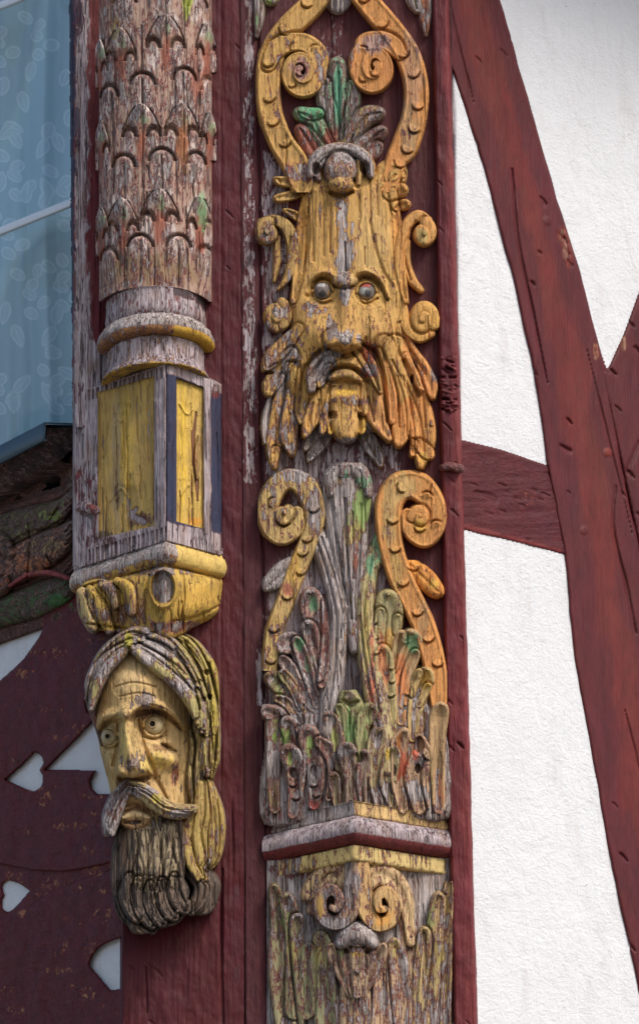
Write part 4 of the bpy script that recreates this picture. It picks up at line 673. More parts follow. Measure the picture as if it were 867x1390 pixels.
sweep('ring_moulding', MW, pil, ring(69), [(-4, 424), (2, 425), (8, 430), (11, 438), (9, 446), (3, 451), (-8, 455), (-12, 456)], 211, 69, DKR, .6, 5, 1.2, 8, cft)
sweep('drum', MP, pil, ring(66), [(-6, 452), (-1, 456), (0, 460), (0, 475), (2, 484), (7, 490), (5, 494), (-20, 500)], 211, 66, DKR, .6, 5, .9, 9, lambda s, v: (.50, .34, .18, .62) if v < .75 else (.55, .34, .06, .4))
# block with prow plan
AX, AD, LX, LD, RX, RD = 226, 62, 102, -44, 300, 2
apx, apD = AX, AD
def facet(xa, Da, xb, Db, py=620):
    a = np.array([xat(xa, Da, py), -Da, 0]); b = np.array([xat(xb, Db, py), -Db, 0]); d = b - a; n = np.array([d[1], -d[0], 0]); n /= np.linalg.norm(n)
    if n[1] > 0: n = -n
    return Plane((a[0], a[1], 4000), n)
FLp = facet(LX, LD, AX, AD); FRp = facet(AX, AD, RX, RD)
F = Field(96, 486, 228, 780, .9, floor=-8, col=(.26, .13, .12), wear=.78)
OUT = [(100, 532), (121, 527), (226, 492), (226, 735), (108, 772), (100, 768)]
F.poly(OUT, H=8, edge=2, smooth=False)
PANEL = [(133, 533), (210, 511), (210, 714), (134, 731)]
d = F.sdf(PANEL, smooth=False); F.H = np.where(d > 0, F.H - 10, F.H)
F.zone(115, 545, 16, 12, None, .9); F.pzone([(103, 660), (133, 640), (133, 780), (100, 780)], (.22, .05, .04), .62, 5); F.zone(109, 655, 8, 30, (.26, .04, .03), .45); F.zone(110, 590, 6, 30, (.05, .05, .08), .7); F.zone(140, 735, 30, 9, (.05, .035, .03), .5)
F.grain(1.2, 2, 30, 2.2, 6); F.H = np.where(F.H < -40, F.H, F.H)
for k in range(26): x = 122 + k * 4.1 + (k % 3); F.cut([(x, 497 + (226 - x) * .32, .8), (x, 522 + (212 - x) * .3 - 6, 1)], 6, 1.1, 2); F.cut([(x, 722 + (212 - x) * .3 - 2, .8), (x, 735 + (226 - x) * .3, 1)], 6, 1.1, 2)
F.stroke([(106, 690, 4), (116, 688, 8), (130, 693, 6)], 10, z=4, col=(.26, .07, .05), wear=.55); F.cut([(112, 697, 2), (126, 702, 2)], 8, 2); F.zone(217, 620, 8, 140, GRY, .95, 1)
blk = F.mesh('block_side', MP, pil, FLp)
F = Field(130, 505, 214, 736, .9, floor=-6, col=(.50, .32, .085), wear=.2)
F.poly([(131, 531), (212, 508), (212, 716), (132, 733)], H=3, edge=1, smooth=False); F.H += 4 * np.clip(1 - np.abs(F.X - 172) / 30, 0, 1) * sm(560, 575, F.Y) * (1 - sm(655, 670, F.Y))
F.ridge([(158, 560, 1.5), (165, 572, 2), (174, 548, 1.5)], 3, 2); F.ridge([(150, 680, 1.5), (164, 663, 2), (176, 676, 1.5)], 3, 2); F.cut([(186, 690, 2), (180, 700, 4), (195, 708, 4)], 7, 3)
F.grain(.7, 2.4, 50, 1, 3); F.cracks(26, 4, 4, (30, 120), .7)
F.zone(172, 620, 10, 90, (.64, .41, .07), .1, .7); F.zone(158, 625, 7, 100, (.46, .32, .16), .25, .7); F.zone(200, 640, 8, 80, (.50, .32, .08), .22, .7); F.zone(190, 705, 24, 10, (.10, .05, .03), .5); F.zone(150, 520, 40, 12, (.46, .34, .12), .3, .8); F.zone(160, 668, 10, 16, (.38, .28, .12), .4); F.zone(142, 728, 14, 8, DRK, .4)
p = F.mesh('panel', MW, blk, FLp.off(-1))
F = Field(224, 486, 304, 780, .9, floor=-8, col=(.026, .03, .07), wear=.2)
F.poly([(226, 492), (241, 495), (300, 522), (300, 755), (226, 735)], H=8, edge=2, smooth=False)
d = F.sdf([(240, 513), (277, 527), (277, 718), (240, 708)], smooth=False); F.H = np.where(d > 0, F.H - 10, F.H)
F.pzone([(224, 486), (304, 520), (304, 536), (240, 510), (224, 506)], (.34, .24, .22), .85); F.pzone([(277, 520), (286, 524), (286, 750), (277, 745)], (.42, .26, .24), .85); F.pzone([(226, 708), (300, 724), (300, 760), (226, 738)], (.2, .13, .15), .7); F.zone(292, 530, 7, 12, (.3, .05, .04), .4)
F.C = np.where((d > 0)[..., None], np.array((.22, .09, .04)), F.C); F.grain(.8, 2, 30, 1, 8); F.cracks(5, 8, 3)
blk2 = F.mesh('block_side', MP, pil, FRp)
F = Field(236, 508, 282, 724, .9, floor=-6, col=(.58, .37, .08), wear=.16)
F.poly([(238, 511), (279, 525), (279, 720), (238, 710)], H=3, edge=1, smooth=False); F.grain(.7, 2.4, 50, 1, 3); F.cracks(9, 4, 4, (30, 120), .7)
F.cut([(266, 560, 1), (262, 600, 2.4), (266, 640, 3), (268, 680, 1)], 9, 3); F.stroke([(270, 590, 1), (267, 620, 3), (268, 650, 1)], 6, z=2, col=(.3, .05, .03), wear=.3); F.ridge([(244, 548, 1), (254, 562, 2), (262, 556, 1)], 3, 2); F.ridge([(246, 672, 1), (256, 658, 2), (262, 668, 1)], 3, 2)
F.zone(248, 600, 7, 90, (.70, .44, .05), .05, .8); F.zone(270, 620, 7, 70, (.46, .30, .10), .3, .8); F.zone(268, 708, 12, 7, (.70, .30, .03), .1); F.mesh('panel', MW, blk2, FRp.off(-1))
PLB = [(LX, LD), (AX, AD), (RX, RD)]
def cfb(s, v): return (.45, .38, .30, .85) if s < .56 and v < .6 else ((.45, .30, .07, .5) if s < .56 else (.66, .44, .12, .14))
sweep('base_moulding', MW, pil, PLB, [(-20, 728), (-4, 731), (3, 735), (9, 742), (11, 750), (9, 758), (3, 764), (-10, 768)], AX, AD, YEL, .4, 30, 1.5, 12, cfb)
sweep('base_fillet', MP, pil, PLB, [(-30, 722), (2, 724), (3, 727), (2, 733), (-10, 737)], AX, AD, (.2, .12, .12), .8, 30, 1.4, 14)
bp = lambda X, Y: (np.where(X < 226, 52 - 80 * (226 - X) / 124, 52 - 56 * (X - 226) / 74)) / .93
F = Field(98, 752, 306, 884, .9, floor=-60, col=(.50, .31, .06), wear=.30)
F.poly([(106, 800), (120, 788), (180, 776), (226, 762), (262, 770), (299, 780), (300, 812), (292, 836), (262, 852), (236, 866), (206, 868), (180, 866), (150, 858), (122, 852), (110, 828)], H=30, edge=34)
F.blob(160, 840, 50, 20, -14); F.blob(260, 850, 50, 16, -12); F.blob(200, 810, 16, 26, -7)
F.stroke([(112, 806, 9), (120, 830, 14), (126, 852, 8)], 22, z=16, ol=6, col=(.5, .36, .14), wear=.4); F.stroke([(122, 800, 6), (136, 826, 12), (150, 856, 6)], 18, z=20, ol=5)
F.stroke([(140, 792, 6), (152, 800, 8), (158, 822, 5)], 12, z=26, ol=5, col=(.45, .33, .16), wear=.5); F.stroke([(160, 788, 5), (176, 800, 9), (180, 830, 6)], 12, z=26, ol=4)
q = np.hypot((F.X - 223) / 19., (F.Y - 797) / 27.); F.H += 9 * np.exp(-((q - .95) / .12) ** 2) - 7 * (q < .85); F.C[q < .75] = (.42, .33, .2); F.Wr[q < .75] = .62
F.cut([(205, 780, 2), (202, 800, 3), (212, 822, 2)], 6, 2.5); F.cut([(108, 800, 2), (160, 783, 3), (226, 768, 3), (300, 786, 2)], 11, 3); F.cut([(236, 842, 1.5), (270, 836, 2), (298, 822, 1.5)], 7, 2); F.cut([(120, 846, 1.5), (160, 852, 2), (210, 858, 1.5)], 7, 2); F.cut([(250, 778, 1), (252, 812, 1.6), (246, 840, 1)], 5, 1.6)
F.zone(210, 775, 60, 7, (.36, .26, .12), .6); F.zone(268, 812, 26, 22, GOLD, .12); F.zone(170, 835, 40, 16, (.36, .22, .08), .5); F.zone(165, 862, 60, 8, (.2, .12, .08), .6); F.zone(240, 850, 40, 10, (.3, .1, .08), .6); F.zone(190, 820, 10, 26, (.46, .28, .12), .4)
F.grain(.9, 2.2, 24, 1.6, 4); F.cracks(22, 3, 5, (16, 60)); F.mesh('scroll_corbel', MW, pil, base=bp)
# ================================================================== BEARDED HEAD
head = thing('bearded_head', 215, 1255, 10, 'carved wooden head of a bearded man with drooping moustache under the corbel', 'carved head')
MH = wood('head_paint', under=(.12, .06, .03), bareA=(.16, .11, .09), bareB=(.52, .44, .40), craq=.35, rough=.8, bump=1.0, dirt=.6, grime=(.16, .10, .05), gloss=.12)
F = Field(108, 838, 312, 1290, .8, floor=-95, col=(.56, .37, .155), wear=.28)
# skull and face volumes (the head looks down to the left)
F.poly([(140, 905), (165, 872), (205, 862), (250, 872), (275, 920), (276, 990), (272, 1070), (262, 1130), (240, 1190), (205, 1220), (170, 1180), (158, 1110), (148, 1062), (136, 1015), (131, 975), (133, 940)], H=62, edge=66, z=0, p=2.3)
F.blob(174, 1000, 46, 110, 26); F.blob(190, 925, 46, 34, 12); F.H -= 22 * sm(225, 285, F.X) * (F.H > -90)
# temples, brows, sockets
F.blob(210, 982, 25, 18, -24); F.blob(151, 1000, 15, 18, -20); F.ridge([(176, 966, 6), (196, 954, 7), (216, 954, 7), (238, 968, 6), (250, 984, 4)], 15, 6); F.ridge([(172, 966, 6), (158, 966, 6), (142, 972, 6), (134, 984, 5)], 13, 6)
F.cut([(180, 974, 3), (196, 964, 4), (216, 964, 4), (236, 976, 3), (246, 988, 2)], 13, 3.2); F.cut([(170, 976, 2.5), (156, 976, 3), (144, 984, 3), (137, 998, 2)], 12, 3)
for y in (-5, 0): F.cut([(206, 958 + y, 1), (226, 964 + y, 1), (240, 976 + y, 1)], 3, 1)
F.cut([(236, 979, 1), (248, 982, 1.3)], 3, 1.4)
for c_, r_ in (((211, 982), 14.5), ((151.5, 998), 12.2)):
    F.ridge([(c_[0] + r_ * math.cos(math.radians(a_)), c_[1] + r_ * .95 * math.sin(math.radians(a_)), 2.2) for a_ in range(-185, 15, 25)], 9, 2.2); F.ridge([(c_[0] + r_ * math.cos(math.radians(a_)), c_[1] + r_ * math.sin(math.radians(a_)), 2) for a_ in range(20, 170, 25)], 5, 2)
    F.cut([(c_[0] + r_ * 1.35 * math.cos(math.radians(a_)), c_[1] + r_ * 1.3 * math.sin(math.radians(a_)), 1.6) for a_ in range(30, 170, 25)], 4, 1.6)
# nose
F.ridge([(174, 962, 7), (175, 990, 9), (179, 1016, 11), (182, 1034, 13)], 27, 9); F.ball(182, 1036, 19, 17, 16, 84, wear=.3, p=2); F.blob(167, 1044, 9, 9, 12); F.blob(199, 1041, 10, 11, 13)
F.cut([(166, 1054, 4), (182, 1057, 5), (202, 1052, 4)], 20, 4); F.cut([(163, 980, 2), (162, 1010, 3), (157, 1036, 3)], 12, 4.5); F.cut([(190, 975, 2), (196, 1004, 3), (206, 1030, 3), (214, 1052, 3)], 10, 5)
# cheeks, folds
F.cut([(160, 930, 1), (185, 924, 1.4), (215, 930, 1)], 3, 1.8); F.cut([(165, 943, 1), (190, 938, 1.4), (212, 942, 1)], 2.5, 1.6)
F.blob(222, 1022, 26, 14, 13, 20); F.blob(226, 1012, 14, 6, -12, 20); F.cut([(222, 1008, 1.5), (230, 1014, 3), (240, 1018, 1.5)], 8, 3); F.cut([(203, 1046, 2.5), (216, 1060, 3), (228, 1082, 2)], 9, 5); F.blob(150, 1038, 10, 16, 12); F.cut([(140, 1030, 2), (148, 1046, 2), (146, 1062, 2)], 8, 3)
F.blob(238, 1058, 18, 30, -12); F.blob(230, 1030, 18, 10, 7, 25); F.cut([(196, 998, 1), (212, 1001, 1.4), (228, 996, 1)], 5, 1.6); F.cut([(143, 1013, 1), (152, 1014, 1.3), (161, 1009, 1)], 4, 1.5)
F.cut([(186, 996, 1), (190, 1006, 1)], 3, 1.5)
# mouth
F.poly([(168, 1084), (184, 1082), (206, 1092), (210, 1112), (190, 1124), (170, 1118), (163, 1100)], H=10, edge=14, z=62, col=(.34, .20, .09), wear=.3)
F.cut([(166, 1092, 3), (184, 1090, 4), (204, 1096, 3)], 9, 4); F.stroke([(170, 1106, 3), (186, 1101, 6), (204, 1106, 3)], 8, z=66, col=(.60, .42, .2), wear=.2); F.cut([(172, 1098, 1.6), (186, 1095, 2.4), (202, 1099, 1.4)], 10, 2); F.cut([(172, 1113, 2), (184, 1113, 3), (192, 1112, 2)], 8, 2.5)
# ears / side strip
F.stroke([(262, 965, 6), (268, 1010, 9), (266, 1060, 11), (272, 1100, 8)], 10, z=38, ol=5, col=(.56, .42, .18), wear=.4)
face = F
F.zone(196, 948, 15, 11, (.42, .33, .33), .95, rag=.8); F.zone(186, 1030, 17, 13, (.30, .18, .16), .72, rag=.6); F.zone(172, 1002, 6, 34, (.72, .50, .16), .08, .7); F.zone(215, 1030, 30, 12, (.76, .54, .14), .08, .7, rag=.6); F.zone(240, 1050, 6, 16, (.3, .06, .05), .5); F.zone(205, 966, 28, 10, (.22, .12, .06), .4, .9); F.zone(180, 1060, 26, 8, (.2, .12, .06), .4, .8); F.zone(222, 1012, 16, 6, (.3, .17, .08), .35, .8); F.zone(150, 1030, 12, 26, (.46, .30, .12), .2, .6); F.zone(150, 985, 14, 12, (.42, .28, .12), .3); F.zone(180, 910, 30, 34, (.60, .42, .2), .14, .7)  # worn patches, plus shading painted dark under brow, nose and eye
F.cut([(262, 963, 1), (261, 985, 2), (266, 1010, 1.6), (263, 1050, 1.6), (266, 1090, 1.4), (268, 1118, 2.5)], 26, 1.6)
F.grain(.9, 2.0, 34, 1.8, 4); F.H += 1.6 * fbm(F.X / 9, F.Y / 11, 44, 3) * (F.H > -50); F.cracks(75, 31, 3.2, (10, 55), .5)
hd = F.mesh('face', MH, head)
MHE = wood('head_eye_paint', under=(.2, .1, .05), craq=.2, bump=.3, rough=.35, gloss=.5)
def heye(cx, cy, r, z, ix, iy):
    F = Field(cx - r - 4, cy - r - 4, cx + r + 4, cy + r + 4, .5, floor=-4, col=(.42, .32, .16), wear=.2); F.ball(cx, cy, r, r, r * .8, 0)
    q = np.hypot(F.X - ix, F.Y - iy); F.H -= .8 * np.exp(-((q - r * .5) / .8) ** 2) + 5 * (1 - sm(r * .16, r * .3, q)); F.H += 1.0 * (q < r * .5) * (q > r * .3)
    F.C[q < r * .28] = (.03, .02, .015); F.C[(q > r * .28) & (q < r * .5)] = (.36, .26, .13)
    return F.mesh('eye', MHE, hd, base=z)
heye(211, 982, 13.2, 60, 209, 980); heye(151.5, 998, 11, 55, 148.5, 997)
# hair
F = Field(108, 838, 312, 1260, .8, floor=-95, col=(.36, .28, .14), wear=.62)
def strands(A, B, n, r, H, z, col=None, wear=None, seed=1, ol=3, jit=2.0, **k):
    rng = np.random.RandomState(seed); A = np.array(A, float); B = np.array(B, float)
    for i in range(n):
        t = (i + .5) / n; P = A * (1 - t) + B * t; P = P[:, :2] + rng.uniform(-jit, jit, (len(P), 2)); rr = r * np.array([.6] + [1.] * (len(P) - 2) + [.45]) * rng.uniform(.8, 1.2)
        zz = z if np.ndim(z) == 0 else z[0] * (1 - t) + z[1] * t
        F.stroke([(P[j, 0], P[j, 1], rr[j]) for j in range(len(P))], H * rng.uniform(.8, 1.2), z=zz + rng.uniform(-2, 3), ol=ol, col=col, wear=None if wear is None else wear + rng.uniform(-.15, .1), **k)
strands([(232, 860), (262, 872), (284, 905), (294, 960), (296, 1020), (290, 1062)], [(222, 862), (246, 884), (262, 915), (270, 960), (274, 1010), (278, 1050)], 6, 8, 12, (20, 44), (.42, .33, .10), .4, 3, ol=6, jit=4)
strands([(200, 854), (240, 868), (262, 905), (276, 950), (284, 1000)], [(176, 878), (205, 898), (236, 922), (258, 948), (264, 966)], 9, 8, 14, (50, 76), (.42, .34, .13), .46, 5, ol=6, jit=4)
strands([(205, 852), (180, 858), (150, 880), (128, 915), (121, 945)], [(172, 884), (162, 890), (146, 905), (134, 932), (126, 962)], 5, 8, 13, (52, 72), (.32, .27, .10), .5, 6, ol=6, jit=3)
F.stroke([(124, 930, 7), (126, 955, 8), (134, 985, 5), (140, 1010, 3)], 16, z=20, col=(.16, .11, .06), wear=.5)
strands([(290, 1000), (292, 1030), (284, 1062)], [(272, 1000), (274, 1030), (276, 1050)], 3, 8, 10, (20, 30), (.5, .38, .05), .42, 8)
strands([(286, 1060), (296, 1100), (301, 1132), (292, 1165), (276, 1180), (284, 1196)], [(270, 1064), (268, 1100), (262, 1130), (268, 1160), (262, 1172), (272, 1186)], 5, 8.5, 12, (20, 42), (.42, .29, .085), .36, 9, ol=6)
strands([(262, 1100), (256, 1118), (256, 1145), (264, 1170), (276, 1190)], [(258, 1102), (250, 1120), (252, 1148), (258, 1172), (268, 1190)], 2, 6, 10, 50, (.42, .29, .085), .42, 10)
for p in ([(252, 870), (276, 920), (284, 980), (284, 1040)], [(240, 880), (262, 920), (272, 960)], [(284, 900), (296, 960), (292, 1030)]): F.cut(p, 12, 2)
for c in ((272, 925), (281, 912), (277, 948), (268, 935), (285, 945)): F.hole(c[0], c[1], 4, 5, 14)
F.zone(205, 882, 30, 20, (.5, .43, .42), 1.0, .9, rag=.9); F.zone(140, 905, 14, 12, (.48, .42, .4), .95, rag=.8); F.zone(178, 868, 6, 12, (.46, .40, .04), .15); F.zone(292, 940, 6, 70, (.48, .36, .06), .35, .8)
F.zone(235, 930, 40, 16, (.2, .15, .13), .8, .7)
F.grain(1.3, 2.0, 12, 1.8, 4); F.cracks(30, 41, 5, (10, 40)); F.mesh('hair', MW, head)
# moustache and beard
MBD = wood('beard_wood', under=(.07, .045, .03), bareA=(.02, .015, .012), bareB=(.22, .16, .12), craq=.2, rough=.7, dirt=.5, grime=(.05, .04, .03))
F = Field(130, 1045, 310, 1290, .8, floor=-95, col=(.24, .17, .10), wear=.72)
strands([(182, 1108), (184, 1150), (174, 1190), (172, 1225), (184, 1258)], [(244, 1108), (250, 1150), (246, 1190), (250, 1215), (228, 1248)], 9, 8, 13, 54, (.26, .19, .11), .6, 12, jit=4, ol=5)
strands([(160, 1130), (156, 1165), (156, 1200), (164, 1235), (182, 1258)], [(176, 1120), (172, 1160), (172, 1200), (180, 1230), (196, 1260)], 4, 9, 12, (30, 44), (.12, .09, .06), .75, 13)
F.poly([(172, 1110), (240, 1108), (252, 1150), (248, 1200), (215, 1215), (174, 1200), (176, 1160)], H=24, edge=30, z=48, col=(.36, .27, .16), wear=.40)
strands([(184, 1195), (178, 1220), (182, 1250), (200, 1262)], [(248, 1190), (252, 1215), (246, 1240), (232, 1250)], 7, 9, 14, 52, (.12, .085, .055), .8, 14, jit=3.5)
strands([(250, 1150), (258, 1180), (270, 1200), (264, 1225), (250, 1238)], [(266, 1165), (290, 1188), (297, 1206), (286, 1232), (272, 1240)], 4, 8, 12, (30, 18), (.26, .17, .12), .75, 15)
for k in range(16): 
    x = 182 + k * 4.2; F.cut([(x, 1122, .8), (x + 5 * math.sin(k * 1.7), 1148, 1.5), (x - 4 * math.sin(k * 1.3), 1175, 1.5), (x - 2, 1205, .8)], 4.5, 1.3)
for p in ([(178, 1186, 5), (172, 1208, 8), (178, 1230, 8), (190, 1244, 5), (196, 1236, 2)], [(190, 1190, 5), (188, 1212, 8), (196, 1236, 8), (208, 1252, 5), (214, 1244, 2)], [(206, 1196, 5), (204, 1214, 8), (212, 1236, 8), (222, 1250, 5), (228, 1240, 2)], [(222, 1192, 5), (220, 1210, 8), (227, 1230, 8), (238, 1242, 5), (243, 1232, 2)], [(238, 1186, 5), (236, 1204, 8), (243, 1222, 8), (253, 1232, 5), (257, 1222, 2)]):
    F.stroke([(x, y, r * 1.1, 6 * (k - 1)) for k, (x, y, r) in enumerate(p)], 11, z=52, ol=7, crease=3, col=(.13, .09, .06), wear=.7); F.cut([(x + 3, y, 1) for x, y, r in p], 3, 1.1)
F.zone(215, 1190, 16, 20, (.42, .30, .19), .55, .7); F.zone(200, 1250, 60, 18, (.05, .04, .035), .6, .9); F.zone(165, 1190, 12, 50, (.06, .05, .04), .8, .8)  # beard shading painted in: browner on top, near black at the bottom
F.grain(1.0, 1.8, 16, 1.2, 6); F.cracks(30, 43, 3, (10, 40)); F.mesh('beard', MBD, head)
F = Field(132, 1040, 280, 1150, .7, floor=-60, col=(.40, .33, .26), wear=.72)
strands([(180, 1058), (198, 1064), (222, 1084), (248, 1094), (266, 1092)], [(184, 1074), (200, 1082), (222, 1098), (246, 1102), (264, 1097)], 4, 6, 13, (76, 70), None, None, 21, jit=1.4, ol=4)
F.stroke([(182, 1066, 11), (200, 1074, 13), (222, 1090, 10), (246, 1098, 7), (266, 1094, 4)], 12, z=66)
F.stroke([(176, 1060, 7), (164, 1080, 11), (152, 1108, 12), (149, 1124, 9)], 18, z=56); strands([(176, 1062), (160, 1082), (146, 1110), (146, 1126)], [(180, 1068), (170, 1086), (160, 1112), (156, 1128)], 3, 7, 14, (60, 66), None, None, 22, jit=1.2, ol=4)
F.C[:] = (.42, .32, .14); F.Wr[:] = .40; F.zone(200, 1070, 20, 8, (.52, .45, .43), .9, .9, rag=.8); F.cut([(186, 1064, 1), (204, 1074, 1.4), (226, 1092, 1.4), (256, 1098, 1)], 4, 1.2); F.cut([(176, 1068, 1), (162, 1092, 1.4), (152, 1120, 1)], 5, 1.2); F.zone(214, 1080, 9, 7, (.52, .42, .08), .2); F.pzone([(130, 1050), (178, 1050), (168, 1150), (130, 1150)], (.18, .14, .09), .6, 5); F.zone(245, 1100, 26, 7, (.5, .4, .2), .7); F.zone(152, 1118, 10, 14, (.06, .045, .04), .7)
F.grain(.8, 1.8, 12, .8, 6); F.mesh('moustache', MW, head)
# ================================================================== LEFT FACADE
F = Field(88, -60, 150, 580, 1, floor=-40, col=(.17, .022, .022), wear=.16)
l = np.interp(F.Y, [-60, 560, 580], [96, 101, 104]) + 1.6 * fbm(F.Y / 12, F.Y / 99, 3, 3); d = F.X - l; F.H = np.where(d > 0, 6 * np.sqrt(1 - (1 - np.clip(d / 5, 0, 1)) ** 2), d * 12); F.H -= 4 * (F.X > 136)
F.grain(1, 2, 40, 1.6, 5); F.pzone([(102, -60), (119, -60), (121, 150), (118, 330), (124, 460), (150, 480), (150, 580), (99, 580), (100, 300)], (.4, .3, .3), .80, 3, rag=8); F.pzone([(90, -60), (104, -60), (104, 60), (102, 330), (102, 420), (90, 480)], (.025, .025, .055), .22, 2, rag=8)
F.zone(106, 170, 5, 40, (.03, .03, .06), .2); F.zone(108, 20, 8, 34, (.05, .02, .05), .25); F.zone(110, 530, 6, 16, (.05, .03, .05), .4); F.cracks(12, 2, 4, (30, 90)); F.Y
tag(F.mesh('window_post', MP, None, front(-30)), 'narrow post at the window edge with peeling pinkish white, navy and red paint', 'window post', None)
win = thing('window', 50, 590, -120, 'window pane with white glazing bars at the upper left', 'window')
WP = LW.off(-26)
def glassmat():
    m, t, N, M, MIX = nodes('window_glass'); co = N('ShaderNodeTexCoord').outputs['Object']
    n = noise_tex(N, co, 3, (1, 1, 1), 3, .5); b = N('ShaderNodeBump', ins={'Strength': .01, 'Distance': .002, 'Height': n})
    gl = N('ShaderNodeBsdfGlossy', ins={'Color': (.85, .93, 1, 1), 'Roughness': .06}); tr = N('ShaderNodeBsdfTransparent', ins={'Color': (.92, .97, .98, 1)})
    fr = N('ShaderNodeFresnel', ins={'IOR': 1.5}); f = M('ADD', .09, 0)
    mx = N('ShaderNodeMixShader', ins={0: f, 1: tr.outputs[0], 2: gl.outputs[0]})
    N('ShaderNodeOutputMaterial', ins={0: mx.outputs[0]}); return m
def slab(name, plane, poly, th, mat, parent, col=(.5, .5, .5), wear=.3):
    pts = [plane(np.array(x), np.array(y)) for x, y in poly]; back = [p - plane.n * th for p in pts]; n = len(poly)
    V = pts + back; quads = [(i, (i + 1) % n, n + (i + 1) % n, n + i) for i in range(n)]
    if n == 4: quads = [(3, 2, 1, 0), (4, 5, 6, 7)] + quads
    o = mk(name, V, quads, mat, parent, col, wear, smooth=False)
    return o
slab('glass_pane', WP, [(-60, -70), (112, -110), (112, 572), (-60, 660)], 2, glassmat(), win)
MWB = simple('white_bar_paint', (.78, .82, .84), .35, .06, 60, .1)
for a, b in ((((-60, 339), (112, 269))), (((-60, 33), (112, -37)))):
    F = Field(-60, min(a[1], b[1]) - 14, 112, max(a[1], b[1]) + 14, 1, floor=-2); F.stroke([(a[0], a[1], 5), (b[0], b[1], 5)], 8, p=4, n=2); F.mesh('glazing_bar', MWB, win, WP)
# lace curtain
m, t, N, M, MIX = nodes('lace_curtain'); at = N('ShaderNodeAttribute', attribute_name='paint').outputs[0]; co = N('ShaderNodeTexCoord').outputs['Object']
wv = noise_tex(N, co, 700, (1, 1, 1), 2, .5); c = MIX(M('MULTIPLY', wv, .25), at, (.2, .3, .36))
N('ShaderNodeOutputMaterial', ins={0: N('ShaderNodeBsdfPrincipled', ins={'Base Color': c, 'Roughness': .9}).outputs[0]}); MC = m
F = Field(-70, -90, 125, 640, 1, floor=-40, col=(.56, .68, .71), wear=0)
xx = F.X + 4 * np.sin(F.Y / 130); F.H = 24 * np.sin(xx / 8.2) + 8 * np.sin(xx / 4.7 + 1) + 3 * fbm(F.X / 12, F.Y / 200, 3); pass
G = Field(-70, -90, 125, 640, 1, floor=-40, col=(.56, .68, .71), wear=0); rng = np.random.RandomState(7)
for (x, y, s, a) in [(38, 108, 26, -75), (34, 150, 26, -100), (30, 178, 24, 200), (28, 200, 24, -120), (52, 215, 26, -60), (62, 190, 24, -70), (38, 248, 26, 100), (58, 245, 26, 60), (66, 262, 22, 110), (84, 115, 22, -70), (84, 205, 26, -110), (92, 170, 22, -80), (4, 130, 24, -80), (2, 190, 26, -50), (5, 235, 26, 100), (50, 360, 14, 80), (80, 345, 16, 60), (5, 440, 30, -80), (30, 470, 30, -110), (60, 470, 30, -60), (75, 440, 26, -80), (40, 510, 30, 130), (58, 520, 34, 60), (20, 530, 30, 90), (80, 500, 24, 30), (84, 300, 12, 60), (66, 480, 14, 0), (72, 470, 16, 100)] + [(x0 + 5 * k * math.cos(.9 * k), y0 - 13 * k, 17, -90 + (55 if k % 2 else -55)) for x0, y0 in ((8, 90), (60, 80), (95, 290), (20, 350), (92, 420), (50, 430), (8, 560), (85, 560), (30, 270), (-20, 300)) for k in range(5)]:
    a = math.radians(a); P = [(x + s * k * math.cos(a) / 3, y + s * k * math.sin(a) / 3, (2, 7, 8, 1.5)[k]) for k in range(4)]
    G.stroke(P, 5, p=2, col=(.84, .90, .91)); Q = [(p[0], p[1], max(.5, p[2] - 1.6)) for p in P]; G.stroke(Q, 7, p=2, col=(.68, .78, .81)); G.stroke([(P[0][0], P[0][1], .9), (P[3][0], P[3][1], .9)], 9, col=(.84, .88, .9))
F.C = np.where((G.H > 0)[..., None], G.C, F.C)
cur = F.mesh('lace_curtain', MC, None, WP.off(-60)); tag(cur, 'pale blue lace curtain with a leaf pattern hanging in folds behind the window pane', 'curtain')
fr_ = [WP.off(1).at(np.array(x_), np.array(y_)) for x_, y_ in ((-420, -400), (116, -400), (116, 700), (-420, 700))]; bk_ = [p_ - WP.n * 110 for p_ in fr_]
rm = mk('room_interior', fr_ + bk_, [(4, 5, 6, 7), (0, 1, 5, 4), (1, 2, 6, 5), (2, 3, 7, 6), (3, 0, 4, 7)], simple('dark_room', (.10, .12, .13), .9), None, smooth=False); rm['kind'] = 'structure'
# metal sill
MS = simple('blue_metal_sill', (.022, .06, .09), .38, .25, 90, .3, 120, metal=.2, spec=.6)
dW = np.array([-math.cos(math.radians(51)), math.sin(math.radians(51)), 0])
A0 = LW.at(np.array(100.), np.array(574.)); n_ = LW.n
cs = [(-30, 6), (49, -11), (51, -12), (51, -38), (48, -39), (45, -36), (48, -36), (48, -14), (-30, 3)]
V = []; 
for k in (0, 1):
    base_ = A0 + dW * (0 if k == 0 else 260)
    for o_, z_ in cs: V.append(base_ + n_ * o_ + np.array([0, 0, z_]))
nc = len(cs); Fq = [(i, (i + 1) % nc, nc + (i + 1) % nc, nc + i) for i in range(nc)] + [(0, 1, 7, 8), (1, 2, 3, 7), (3, 4, 5, 6)]
sl = mk('window_sill', V, Fq, MS, None, smooth=False); tag(sl, 'dark blue folded metal sill flashing under the window', 'window sill')
cs2 = [(-40, 2), (42, -16), (42, -34), (20, -60), (-40, -60)]; V = [A0 + dW * t_ + n_ * o_ + np.array([0, 0, z_]) for t_ in (5, 262) for o_, z_ in cs2]  # dark block added where the sill's underside lies in shade
sp_ = mk('sill_shade_block', V, [(i, (i + 1) % 5, 5 + (i + 1) % 5, 5 + i) for i in range(5)] + [(0, 1, 2, 3), (0, 3, 4, 4)][:1], MB, None, (.03, .018, .014), .5, smooth=False); tag(sp_, 'nearly black wood block added for the shade directly under the blue metal sill', 'shade block')
